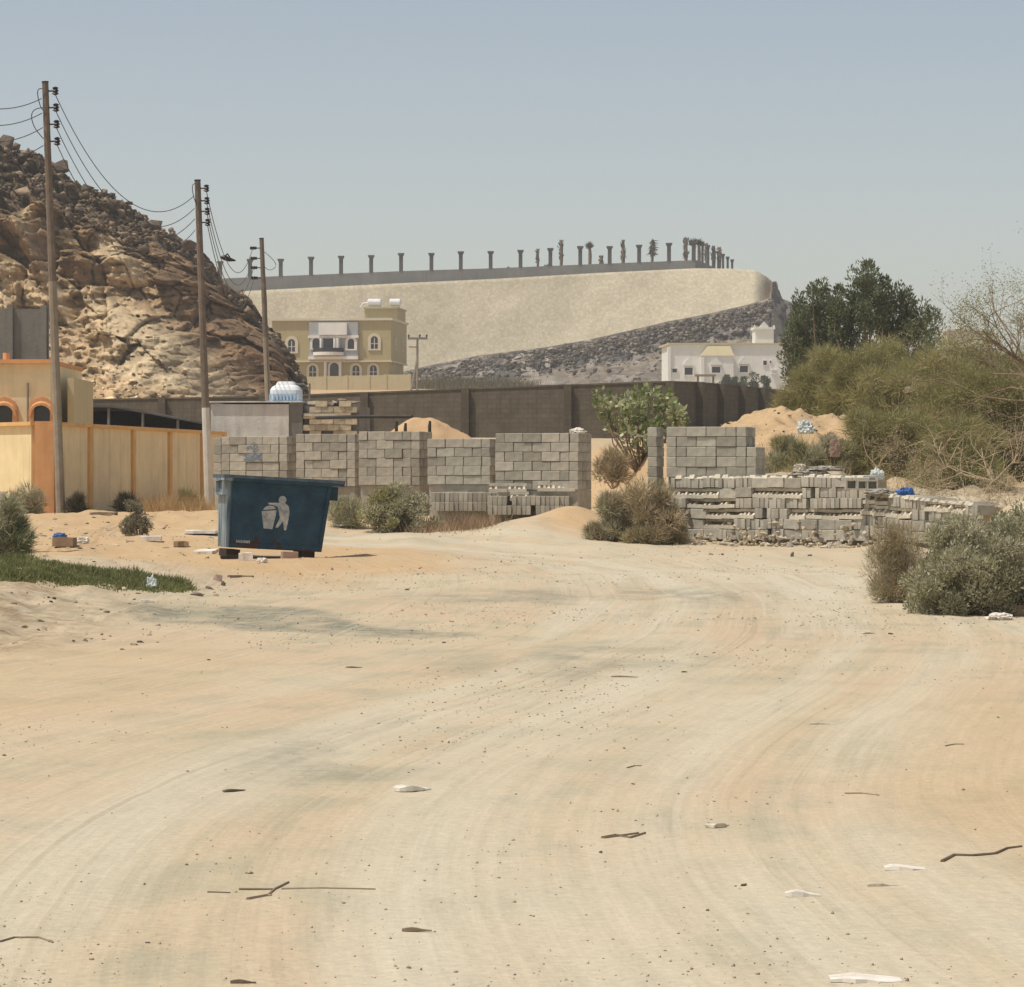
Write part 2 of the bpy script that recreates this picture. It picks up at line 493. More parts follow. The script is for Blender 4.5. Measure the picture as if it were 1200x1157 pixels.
def line_coords(x, y, Q):
    """signed lateral distance and along-distance to polyline Q (rows: y, x)"""
    best = np.full(x.shape, 1e9); sgn = np.zeros(x.shape); along = np.zeros(x.shape)
    acc = 0.0
    for i in range(len(Q) - 1):
        ay, ax = Q[i]; by, bx = Q[i + 1]
        dx, dy = bx - ax, by - ay
        l2 = dx * dx + dy * dy; l = math.sqrt(l2)
        t = np.clip(((x - ax) * dx + (y - ay) * dy) / l2, 0, 1)
        ex, ey = x - (ax + t * dx), y - (ay + t * dy)
        d = np.hypot(ex, ey)
        nr = d < best
        best = np.where(nr, d, best)
        sgn = np.where(nr, np.sign(ex * dy - ey * dx), sgn)
        along = np.where(nr, acc + t * l, along)
        acc += l
    return best * sgn, along


BASE_D = [-80, 58, 66, 72, 80, 90, 110, 140, 200, 300, 364, 420, 470, 800, 1300, 2600]
BASE_Z = [0, 0, 0.20, 0.45, 0.68, 0.95, 1.6, 3.0, 4.6, 8.6, 10.6, 12.0, 14.0, 29.0, 33.0, 40.0]
# line of the low block wall on the right (x, y)
LW = [(X(792, 67.5), 67.5), (X(1012, 64.5), 64.5), (X(1140, 61.5), 61.5), (X(1400, 57), 57)]


def lw_y(x):
    return np.interp(x, [p[0] for p in LW], [p[1] for p in LW])


def zg(x, y):
    x = np.asarray(x, float); y = np.asarray(y, float)
    z = np.interp(y, BASE_D, BASE_Z)
    # left bank with the grass strip
    z = z + 0.34 * sstep(-2.6, -6.0, x) * sstep(31, 43, y) * (1 - 0.75 * sstep(46, 55, y))
    z = z + 0.25 * sstep(-4.2, -6.5, x) * sstep(24, 33, y) * (1 - sstep(36, 44, y)) * (0.7 + 0.6 * vnoise(x * 0.9, y * 0.25, 0 * x, 5))
    # ground stays low in front of the compound wall
    z = z - np.maximum(z - 0.58, 0) * sstep(-5.5, -7.5, x) * sstep(72, 80, y) * (1 - sstep(101, 112, y))
    # terrace and mound behind the low block wall
    ly = lw_y(x)
    terr = sstep(2.4, 3.5, x) * sstep(0.35, 0.95, y - ly) * (1 - sstep(110, 135, y))
    step = 1.12 - 0.33 * sstep(6.6, 7.3, x) - 0.35 * sstep(9, 14, x)
    z = z + terr * np.maximum(step - 0.0 * z, 0) * (1 - 0.5 * sstep(75, 100, y))
    mound = 1.5 * np.exp(-(((x - 8.3) / 2.9) ** 4)) * sstep(69.5, 88, y) * (1 - sstep(93, 120, y))
    mound = mound + 0.7 * np.exp(-(((x - 3.2) / 1.6) ** 2)) * sstep(73.5, 82, y) * (1 - sstep(86, 100, y))
    mound = mound * (1 + 0.11 * fbm(x * 0.7, y * 0.5, 0 * x, 4, 21)) + 0.10 * sstep(70, 76, y) * (1 - sstep(95, 110, y)) * sstep(2.5, 3.5, x) * fbm(x * 2.4, y * 1.6, 0 * x, 4, 24)
    z = z + mound + terr * 0.12 * fbm(x * 1.6, y * 0.9, 0 * x, 4, 31)
    # sand bank in front of the last stack
    z = z + 0.42 * np.exp(-((x - 1.35) / 0.75) ** 2 - ((y - 70.2) / 1.7) ** 2) + 0.26 * np.exp(-((x - 0.3) / 0.95) ** 2 - ((y - 68.6) / 2.2) ** 2)
    # lumpy earth on the left bank
    z = z + 0.05 * sstep(-5.0, -7.0, x) * sstep(52, 58, y) * (1 - sstep(78, 84, y)) * fbm(x * 1.7, y * 0.9, 0 * x, 4, 66)
    # unevenness
    far = sstep(20, 70, y)
    z = z + (0.018 + 0.05 * far) * fbm(x * 0.55, y * 0.28, 0 * x, 4, 3) * (1 - sstep(100, 140, y))
    z = z + (0.005 + 0.045 * sstep(-3.2, -5, x) * (1 - sstep(46, 52, y))) * fbm(x * 3.1, y * 1.7, 0 * x, 3, 9) * (1 - sstep(90, 120, y))
    return z


def zgs(x, y):
    return float(zg(np.array([x]), np.array([y]))[0])


def solve_D(px, py):
    """distance at which the sight line through a pixel first meets the ground"""
    D = np.arange(7, 135, 0.1)
    x = (px - 600) / FPX * D
    ray = CAMH + (HZ - py) / FPX * D
    hit = np.nonzero(zg(x, D) >= ray)[0]
    return float(D[hit[0]]) if len(hit) else 60.0


def G(px, py):
    D = solve_D(px, py)
    x = X(px, D)
    return x, D, zgs(x, D)


def ground_material():
    m = bpy.data.materials.new('sandy_track')
    nt, N, L, P = nodes_of(m)
    P.inputs['Roughness'].default_value = 0.97; P.inputs['Specular IOR Level'].default_value = 0.1
    tc = N.new('ShaderNodeTexCoord')
    st = N.new('ShaderNodeAttribute'); st.attribute_name = 'track'
    zo = N.new('ShaderNodeAttribute'); zo.attribute_name = 'zone'
    zs = N.new('ShaderNodeSeparateColor'); L.new(zo.outputs['Color'], zs.inputs[0])

    def noise(vec, scale, detail=5, rough=0.6, sc=None):
        if sc is not None:
            mp = N.new('ShaderNodeMapping'); mp.inputs['Scale'].default_value = sc; L.new(vec, mp.inputs['Vector']); vec = mp.outputs[0]
        n = N.new('ShaderNodeTexNoise'); n.inputs['Scale'].default_value = scale; n.inputs['Detail'].default_value = detail; n.inputs['Roughness'].default_value = rough
        L.new(vec, n.inputs['Vector']); return n.outputs['Fac']

    def rng_(v, a, b, c=0.0, d=1.0):
        r = N.new('ShaderNodeMapRange'); r.inputs['From Min'].default_value = a; r.inputs['From Max'].default_value = b
        r.inputs['To Min'].default_value = c; r.inputs['To Max'].default_value = d; L.new(v, r.inputs['Value']); return r.outputs[0]

    def mix(f, a, b):
        x = N.new('ShaderNodeMix'); x.data_type = 'RGBA'
        L.new(f, x.inputs['Factor'])
        for i, c in ((6, a), (7, b)):
            if isinstance(c, tuple): x.inputs[i].default_value = (*c, 1)
            else: L.new(c, x.inputs[i])
        return x.outputs[2]

    def math_(op, a, b):
        x = N.new('ShaderNodeMath'); x.operation = op
        for i, c in ((0, a), (1, b)):
            if isinstance(c, (int, float)): x.inputs[i].default_value = c
            else: L.new(c, x.inputs[i])
        return x.outputs[0]

    obj = tc.outputs['Object']; trk = st.outputs['Vector']
    big = noise(obj, 0.35, 4, 0.55, (1, 0.5, 1))
    med = noise(obj, 1.3, 5, 0.6, (1, 0.6, 1))
    fine = noise(obj, 22, 6, 0.7)
    lanes = noise(trk, 1.0, 3, 0.5, (0.05, 1.1, 1))          # broad wheel lanes along the track
    lines = noise(trk, 1.0, 5, 0.65, (0.22, 5.0, 1))          # tyre lines
    thin = noise(trk, 1.0, 4, 0.6, (0.8, 18.0, 1))          # tread scratches
    sand, pale, grey, pink, orange = (0.50, 0.42, 0.29), (0.535, 0.49, 0.375), (0.35, 0.335, 0.24), (0.505, 0.40, 0.275), (0.50, 0.345, 0.185)
    c = mix(rng_(big, 0.42, 0.6), sand, pink)
    c = mix(rng_(med, 0.50, 0.64, 0, 0.5), c, grey)
    c = mix(math_('MULTIPLY', rng_(lanes, 0.40, 0.62), rng_(zs.outputs[0], 0, 1, 0.15, 0.9)), c, pale)
    c = mix(math_('MULTIPLY', rng_(lines, 0.48, 0.62, 0, 0.45), rng_(med, 0.35, 0.6)), c, grey)
    c = mix(math_('MULTIPLY', zs.outputs[1], rng_(med, 0.3, 0.7, 0.6, 1.0)), c, orange)
    c = mix(math_('MULTIPLY', zs.outputs[2], rng_(noise(obj, 5, 7, 0.75), 0.40, 0.56, 0.42, 1.0)), c, (0.195, 0.20, 0.155))
    c = mix(math_('MULTIPLY', zo.outputs['Alpha'], rng_(noise(obj, 2.2, 5, 0.7), 0.4, 0.62)), c, (0.235, 0.165, 0.095))
    # crisp tread lines, some scuffed dark, some dusted pale
    tread = noise(trk, 1.0, 2, 0.5, (0.06, 13.0, 1)); tmask = rng_(noise(trk, 1.0, 3, 0.5, (0.03, 1.5, 1)), 0.42, 0.6)
    c = mix(math_('MULTIPLY', rng_(tread, 0.60, 0.66, 0, 0.36), tmask), c, (0.33, 0.28, 0.19))
    c = mix(math_('MULTIPLY', rng_(tread, 0.42, 0.36, 0, 0.34), tmask), c, (0.56, 0.50, 0.385))
    # crushed stone specks
    vo = N.new('ShaderNodeTexVoronoi'); vo.inputs['Scale'].default_value = 26; L.new(obj, vo.inputs['Vector'])
    sp = math_('MULTIPLY', rng_(vo.outputs['Distance'], 0.17, 0.06), rng_(noise(obj, 0.9, 3), 0.5, 0.68))
    c = mix(math_('MULTIPLY', sp, 0.55), c, (0.16, 0.14, 0.11))
    s = N.new('ShaderNodeVectorMath'); s.operation = 'SCALE'; L.new(c, s.inputs[0])
    L.new(rng_(fine, 0.3, 0.7, 0.88, 1.10), s.inputs['Scale'])
    s2 = N.new('ShaderNodeVectorMath'); s2.operation = 'SCALE'; L.new(s.outputs[0], s2.inputs[0])
    L.new(rng_(thin, 0.3, 0.7, 0.96, 1.035), s2.inputs['Scale'])
    L.new(s2.outputs[0], P.inputs['Base Color'])
    h = math_('ADD', math_('MULTIPLY', lines, 0.3), math_('MULTIPLY', tread, 0.42))
    h = math_('ADD', h, math_('MULTIPLY', thin, 0.07))
    h = math_('ADD', h, math_('MULTIPLY', fine, 0.34))
    h = math_('ADD', h, math_('MULTIPLY', noise(obj, 5, 4, 0.6), 0.5))
    b = N.new('ShaderNodeBump'); b.inputs['Strength'].default_value = 0.6; b.inputs['Distance'].default_value = 0.03
    L.new(h, b.inputs['Height']); L.new(b.outputs[0], P.inputs['Normal'])
    return m


M['ground'] = ground_material()


def build_ground():
    rows = [-80, -50, -30, -18, -10, -5, 0, 3, 5]
    D = 6.0
    while D < 60: rows.append(D); D += max(0.05, D * D / 6000 * 1.25)
    while D < 100: rows.append(D); D += 0.22
    while D < 180: rows.append(D); D += 1.2
    while D < 500: rows.append(D); D += 7
    while D < 2600: rows.append(D); D *= 1.12
    rows.append(2700.0)
    rows = np.array(rows)
    u = np.linspace(-1, 1, 521)
    half = 0.2 * np.maximum(rows, 6) + 6
    Xs = u[None, :] * half[:, None]
    side = np.array([1.15, 1.5, 2.3, 4.0])
    ext = np.array([20, 90, 350, 1400])
    right = half[:, None] * side[None, :] + ext[None, :]
    Xs = np.concatenate([-right[:, ::-1], Xs, right], axis=1)
    Ys = np.repeat(rows[:, None], Xs.shape[1], axis=1)
    x, y = Xs.ravel(), Ys.ravel()
    z = zg(x, y)
    t, s = line_coords(x, y, ROADQ)
    nr, nc = Xs.shape
    i = np.arange(nr - 1)[:, None] * nc + np.arange(nc - 1)[None, :]
    faces = np.stack([i, i + 1, i + nc + 1, i + nc], -1).reshape(-1, 4)
    me = fast_mesh('ground', np.c_[x, y, z], faces, M['ground'], smooth=True)
    at = me.attributes.new('track', 'FLOAT_VECTOR', 'POINT')
    at.data.foreach_set('vector', np.c_[s, t, 0 * t].astype(np.float32).ravel())
    n1 = fbm(x * 0.7, y * 0.3, 0 * x, 4, 51)
    road = 1 - sstep(1.3, 3.4, np.abs(t) + 0.7 * n1)
    road = np.maximum(road, (1 - sstep(0.9, 2.4, np.abs(y - 66.5 - 0.1 * x) + 0.5 * n1)) * sstep(5.2, 3, x))
    orange = sstep(-0.8, -3.2, x - 0.015 * (y - 45) * 3 + 0.9 * n1) * sstep(44, 52, y) * (1 - sstep(63.5, 65.5, y) * sstep(-6.3, -5, x))
    orange = np.maximum(orange, sstep(69, 76, y + 1.5 * n1) * (1 - sstep(120, 150, y)))
    orange = np.maximum(orange, 0.55 * sstep(1.2, 3.0, x + 0.5 * n1) * (1 - sstep(16, 30, y)))
    orange = np.maximum(orange, 0.35 * sstep(-1.6, -3.2, x + 0.5 * n1) * sstep(17, 22, y) * (1 - sstep(29, 33, y)))
    orange = np.maximum(orange, np.exp(-((x - 1.25) / 0.7) ** 2 - ((y - 69.6) / 1.9) ** 2) * 1.3)
    # streak of grey gravel left of the track
    gq = np.array([W(185, 693, 1)[0:1] + (0,)])
    pts = [(185, 694), (230, 703), (290, 716), (340, 728), (390, 737), (440, 741), (500, 743)]
    gl = np.array([(1.5 * FPX / (py - HZ) * (0.86 if px < 250 else 1.0), (px - 600) / FPX * 1.5 * FPX / (py - HZ) * (0.86 if px < 250 else 1.0)) for px, py in pts])
    tg, sg = line_coords(x, y, smooth_line(gl, 60))
    w = 1.0 + 0.4 * n1
    grav = (1 - sstep(0.5 * w, 0.85 * w, np.abs(tg))) * sstep(0.0, 0.4, sg + 0.2)
    grav = grav * np.clip(0.85 + 0.5 * fbm(x * 3, y * 1.2, 0 * x, 3, 61), 0, 1)
    patch = np.exp(-((x - X(590, 42) - 0.3 * n1) / 0.9) ** 2 - ((y - 42.5) / 2.2) ** 2) * 1.0 + np.exp(-((x - X(800, 43)) / 0.9) ** 2 - ((y - 43.5) / 2.5) ** 2) * 1.0
    patch = patch + np.exp(-((x - X(660, 28)) / 1.0) ** 2 - ((y - 28) / 2.6) ** 2) * 0.6 + np.exp(-((x - X(380, 18)) / 0.6) ** 2 - ((y - 18) / 2.6) ** 2) * 0.4
    patch = np.clip(patch * (0.5 + 0.9 * fbm(x * 2.5, y * 1.0, 0 * x, 4, 71)), 0, 0.6)
    grav = np.clip(np.maximum(grav * 0.95, patch), 0, 1)
    bank = np.clip(1.3 * sstep(-3.4, -4.6, x + .5 * n1) * sstep(23, 28, y) * (1 - sstep(37, 41, y)) * (.55 + .6 * n1), 0, .9)
    bank = np.maximum(bank, .75 * sstep(2.8, 3.8, x) * sstep(66, 69, y) * (1 - sstep(110, 130, y)) * (.5 + .5 * n1))
    za = me.attributes.new('zone', 'FLOAT_COLOR', 'POINT')
    za.data.foreach_set('color', np.c_[road, np.clip(orange, 0, 1), grav, bank].astype(np.float32).ravel())
    o = link('ground', me)
    return tag(o, 'pale sandy ground with curving tyre tracks', 'ground', kind='structure')


build_ground()

# ------------------------------------------------------------------ rocky hill on the left
RIDGE = [(-420, 40), (-250, 110), (-100, 138), (0, 172), (28, 183), (60, 190), (75, 203), (100, 222), (130, 235), (160, 250), (190, 268), (215, 284), (240, 303),
         (265, 335), (300, 370), (326, 396), (342, 425), (356, 452), (366, 480), (374, 520)]


def build_cliff():
    na, nt_ = 620, 330
    px = np.linspace(-420, 374, na)
    t = np.linspace(0, 1.35, nt_)
    PX, T = np.meshgrid(px, t, indexing='ij')
    ry = np.interp(PX, [p[0] for p in RIDGE], [p[1] for p in RIDGE])
    D0, D1 = 176.0, 214.0
    # plan: right flank turns away
    flank = sstep(190, 360, PX)
    rid_d = D1 + 0 * flank
    base_d = D0 + 12 * flank
    tt = np.minimum(T, 1.0); ov = np.maximum(T - 1.0, 0)
    # profile: talus at the foot, steep face above, rounded cap
    prof = np.interp(tt, [0, 0.22, 0.36, 0.72, 0.86, 1.0], [0, 0.42, 0.52, 0.68, 0.80, 1.0])
    fan = np.exp(-((PX - 205 - 40 * (0.4 - tt)) / (95 * (1.05 - np.minimum(tt, 1)) + 6)) ** 2) * (tt < 0.62) * sstep(0.62, 0.35, tt)
    Y = base_d + (rid_d - base_d) * prof - 9 * fan + 60 * ov
    zb = 3.2
    zr = CAMH + (HZ - ry) / FPX * rid_d
    Z = zb + (zr - zb) * tt - 26 * ov ** 1.5
    Xw = (PX - 600) / FPX * (D0 + (rid_d - D0) * 0.75)
    # silhouette is exact at the ridge when X uses the ridge distance there
    Xw = (PX - 600) / FPX * (190 + (rid_d - 190) * tt)
    u, v = Xw, Z + 0.35 * (Y - base_d + D0 + 9 * fan)
    wu = u + 0.3 * fbm(u * 0.25, v * 0.25, 0 * u, 3, 1); wv = v + 0.2 * fbm(u * 0.3, v * 0.3, 0 * u, 3, 91)

    def facets(su, sv, seed, tilt):
        """cells with their own offset and slant: flat broken faces"""
        f1, f2, i_, dx, dy = worley2(wu / su, wv / sv, seed)
        gx = np.mod(i_ * 91.7, 1) - 0.5; gy = np.mod(i_ * 57.3, 1) - 0.5
        return (i_ - 0.5) + tilt * (gx * dx + gy * dy), i_, f1, f2
    b0, a0i, a0f, a0g = facets(4.6, 6.0, 10, 2.2)
    b1, a1i, a1f, a1g = facets(1.8, 2.3, 11, 2.0)
    b2, a2i, a2f, a2g = facets(0.95, 0.62, 12, 1.2)
    b3, a3i, a3f, a3g = facets(0.42, 0.36, 13, 1.0)
    steep = sstep(0.25, 0.45, tt) * (1 - 0.8 * fan) * (1 - 0.5 * sstep(0.8, 0.95, tt))
    cap = sstep(0.80, 0.86, tt - 0.07 * sstep(150, 210, PX) + 0.05 * sstep(60, 0, PX) + 0.07 * fbm(u * 0.3, v * 0.3, 0 * u, 3, 4))
    soft = 1 - fan * 0.75
    tal = sstep(0.27, 0.17, tt)
    disp = steep * (1 - cap) * (b0 * 3.2 + b1 * 1.7 + b2 * 0.5 + b3 * 0.2) + cap * (b1 * 0.9 + b2 * 0.95 + b3 * 0.4)
    disp = disp + (1 - steep) * (1 - cap) * soft * (1 - 0.75 * tal) * (b2 * 0.6 + b3 * 0.45) + 0.2 * b3 + fan * (0.25 * b2 + 0.2 * b3)
    disp = disp + 1.3 * fbm(u * 0.12, v * 0.12, 0 * u, 4, 2) + 0.10 * fbm(u * 1.6, v * 1.6, 0 * u, 4, 6)
    crev = sstep(0.07, 0.0, a0g - a0f) * steep * (1 - cap) * 0.6 + sstep(0.10, 0.0, a1g - a1f) * np.maximum(steep, cap) * 0.45
    # long gullies running down the cut face
    gul = np.abs(vnoise(u * 0.5 + 0.10 * v, v * 0.06, 0 * u, 41)) * 1.2 * steep * (1 - cap)
    # leaning crags standing out of the cut face
    cr = 1 - np.abs(vnoise((u + 0.55 * Z) * 0.38, Z * 0.09 + 3, 0 * u, 47)) * 2.2
    crag = np.clip(cr, 0, 1) ** 1.5 * steep * (1 - cap) * sstep(215, 120, PX)
    run = np.abs(vnoise(u * 0.9 - 0.45 * v, v * 0.10, 0 * u, 43)) * fan * 0.8
    a1 = (a1f, a1g, a1i); a2 = (a2f, a2g, a2i); a3 = (a3f, a3g, a3i)
    rough = np.maximum(cap, (1 - steep) * 0.4)
    Y = Y - disp + crev * 0.8 + gul + run - 2.4 * crag
    Z = Z + rough * b2 * 0.35 * sstep(0.05, 0.2, tt) + cap * b1 * 0.5
    # pigment: desert-varnished cap, ochre cut rock, pale rubble fans, brown flank partly painted shade
    n2 = fbm(u * 0.25, v * 0.25, 0 * u, 4, 8)
    dark = np.array([0.135, 0.102, 0.066]); och = np.array([0.40, 0.285, 0.16]); pale = np.array([0.53, 0.42, 0.265]); brown = np.array([0.225, 0.14, 0.075]); sandy = np.array([0.45, 0.31, 0.175])
    c = och[None, None] * np.ones(PX.shape + (1,))

    def mx(c, col, f): return c * (1 - f[..., None]) + col * f[..., None]
    c = mx(c, pale, sstep(-0.2, 0.3, n2) * sstep(190, 140, PX) * 0.75 * (tt < 0.8))
    c = mx(c, pale, np.clip(crag * 1.2, 0, 1) * 0.8)
    c = mx(c, brown, sstep(195, 240, PX + 25 * n2) * sstep(0.10, 0.24, tt) * 0.9)  # right flank: brown rock with its shade put into the colour
    c = mx(c, brown, sstep(0.0, -0.6, n2) * 0.5 * steep)
    c = mx(c, brown, sstep(0.56, 0.64, tt + 0.07 * n2) * sstep(0.3, 0.6, a1i) * 0.8)
    c = mx(c, brown * 0.9, (1 - sstep(0.0, 0.10, a0g - a0f)) * steep * 0.3)
    c = mx(c, pale * 1.05, np.clip(fan * 1.4, 0, 1))
    c = mx(c, sandy, sstep(0.26, 0.12, tt + 0.05 * n2) * 0.9 * sstep(340, 270, PX))
    c = mx(c, dark, cap * (0.75 + 0.25 * (a2[2] > 0.4)))
    c = mx(c, dark, sstep(0.65, 0.85, a1[2]) * 0.4 * sstep(0.5, 0.75, tt))
    c = c * (1 - 0.28 * fan * sstep(0.25, 0.6, np.abs(vnoise(u * 0.9 - 0.45 * v, v * 0.10, 0 * u, 43))))[..., None]
    c = c * (0.86 + 0.28 * a2[2])[..., None] * (0.88 + 0.24 * a3[2])[..., None]
    N_ = na * nt_
    i = np.arange(na - 1)[:, None] * nt_ + np.arange(nt_ - 1)[None, :]
    f = np.stack([i, i + nt_, i + nt_ + 1, i + 1], -1).reshape(-1, 4)
    me = fast_mesh('rocky_hill', np.c_[Xw.ravel(), Y.ravel(), Z.ravel()], f, M['rock'], np.clip(c.reshape(-1, 3), 0, 1))
    o = link('rocky_hill', me)
    tag(o, 'quarried brown rocky hill with dark boulder cap and pale rubble fan', 'hill', kind='structure')
    return PX, T, Xw, Y, Z, c


def rock_mesh(name, m, seed, sub=2, flat=0.75):
    """angular broken stone: convex hull of a few scattered points"""
    rg = np.random.default_rng(seed)
    n = 5 + 4 * sub
    p = rg.normal(size=(n, 3)); p /= np.linalg.norm(p, axis=1)[:, None]
    p *= rg.uniform(0.72, 1.05, n)[:, None]
    bm = bmesh.new()
    for q in p: bm.verts.new((q[0], q[1], q[2] * flat))
    r_ = bmesh.ops.convex_hull(bm, input=list(bm.verts))
    bmesh.ops.delete(bm, geom=[v for v in bm.verts if not v.link_faces], context='VERTS')
    bmesh.ops.recalc_face_normals(bm, faces=bm.faces)
    bmesh.ops.triangulate(bm, faces=bm.faces)
    me = bpy.data.meshes.new(name); bm.to_mesh(me); bm.free()
    me.materials.append(m)
    return me


CL = build_cliff()


def scatter_rocks(name, pts, sizes, m, label, cat, colf=None, seed=3, kind='stuff'):
    """many small rocks joined in one mesh"""
    rg = np.random.default_rng(seed)
    protos = []
    for s in range(5):
        me = rock_mesh('tmp', m, seed * 10 + s, 1, 0.8)
        co = np.array([v.co[:] for v in me.vertices]); fa = np.array([p.vertices[:] for p in me.polygons])
        bpy.data.meshes.remove(me)
        protos.append((co, fa))
    V, F, Cc = [], [], []
    base = 0
    for k, (p, s) in enumerate(zip(pts, sizes)):
        co, fa = protos[k % 5]
        a = rg.uniform(0, 6.28)
        sc = s * rg.uniform(0.7, 1.3, 3)
        q = co * sc
        q = np.c_[q[:, 0] * math.cos(a) - q[:, 1] * math.sin(a), q[:, 0] * math.sin(a) + q[:, 1] * math.cos(a), q[:, 2]]
        V.append(q + np.array(p)); F.append(fa + base); base += len(co)
        if colf is not None: Cc.append(np.repeat(np.array(colf(k, rg))[None], len(co), 0))
    me = fast_mesh(name, np.concatenate(V), np.concatenate(F), m, np.concatenate(Cc) if colf is not None else None)
    o = link(name, me)
    tag(o, label, cat, kind=kind)
    return o


def cliff_rocks():
    PX, T, Xw, Y, Z, CC = CL
    rg = np.random.default_rng(5)
    na, nt_ = PX.shape
    P_, S_, K_ = [], [], []
    for k in range(2600):
        i = rg.integers(int(na * 0.5), na - 12)
        capq = rg.random() < 0.84
        if PX[i, 0] > 185 and capq and rg.random() < .55: continue
        j = int((rg.uniform(0.82 + .10 * (PX[i, 0] > 185), 1.0) if capq else rg.uniform(0.02, 0.22)) / 1.35 * nt_)
        P_.append((Xw[i, j], Y[i, j] - 0.15, Z[i, j] + 0.05)); S_.append(min(abs(rg.normal(0, 0.17 if capq else 0.13)) + 0.08, .6)); K_.append(capq)

    def colf(k, r):
        b = np.array([0.165, 0.125, 0.083]) if K_[k] else np.array([0.46, 0.36, 0.225])
        return b * (r.uniform(0.45, 1.1) if r.random() < .75 else r.uniform(1.3, 2.1))
    scatter_rocks('boulder_rubble', P_, S_, M['rock'], 'loose boulders lying over the dark crest and pale foot of the rocky hill', 'boulders', colf, 6)
    # boulder on the crest
    def big(px, py, D, s, label):
        me = rock_mesh('boulder', M['rock'], int(px) + 3, 3, 0.8)
        ca = me.color_attributes.new('pigment', 'FLOAT_COLOR', 'POINT')
        ca.data.foreach_set('color', np.tile(np.array([0.14, 0.11, 0.085, 1], np.float32), len(me.vertices)))
        o = link('boulder', me, None, W(px, py, D), (0.2, 0.1, 1.0)); o.scale = s
        tag(o, label, 'boulder', 'large boulders on the crest of the rocky hill')
    big(6, 172, 212, (1.25, 1.0, 1.0), 'blocky dark boulder standing on the top of the rocky hill at the left edge')
    big(74, 196, 211, (0.7, 0.7, 0.6), 'dark boulder on the hill crest just right of the nearest pole')
    big(183, 264, 208, (0.6, 0.6, 0.5), 'dark boulder midway down the hill crest between the two nearest poles')
    big(222, 287, 204, (0.6, 0.6, 0.5), 'dark boulder on the hill crest just left of the second pole')


cliff_rocks()

# ------------------------------------------------------------------ far hill and its retaining wall
WTOP = [(170, 352), (260, 343.5), (290, 341), (480, 331.5), (580, 327), (700, 320), (815, 314.5), (860, 315), (885, 317), (897, 323), (904, 329), (908, 334)]
WBOT = [(170, 470), (430, 448), (492, 432), (560, 418), (640, 408), (687, 400), (740, 388), (782, 378), (830, 369), (877, 358), (908, 349.5)]


def ip(tab, x): return np.interp(x, [p[0] for p in tab], [p[1] for p in tab])


def wall_D(px):
    return 462 + 3 * sstep(880, 910, np.asarray(px, float)) ** 2


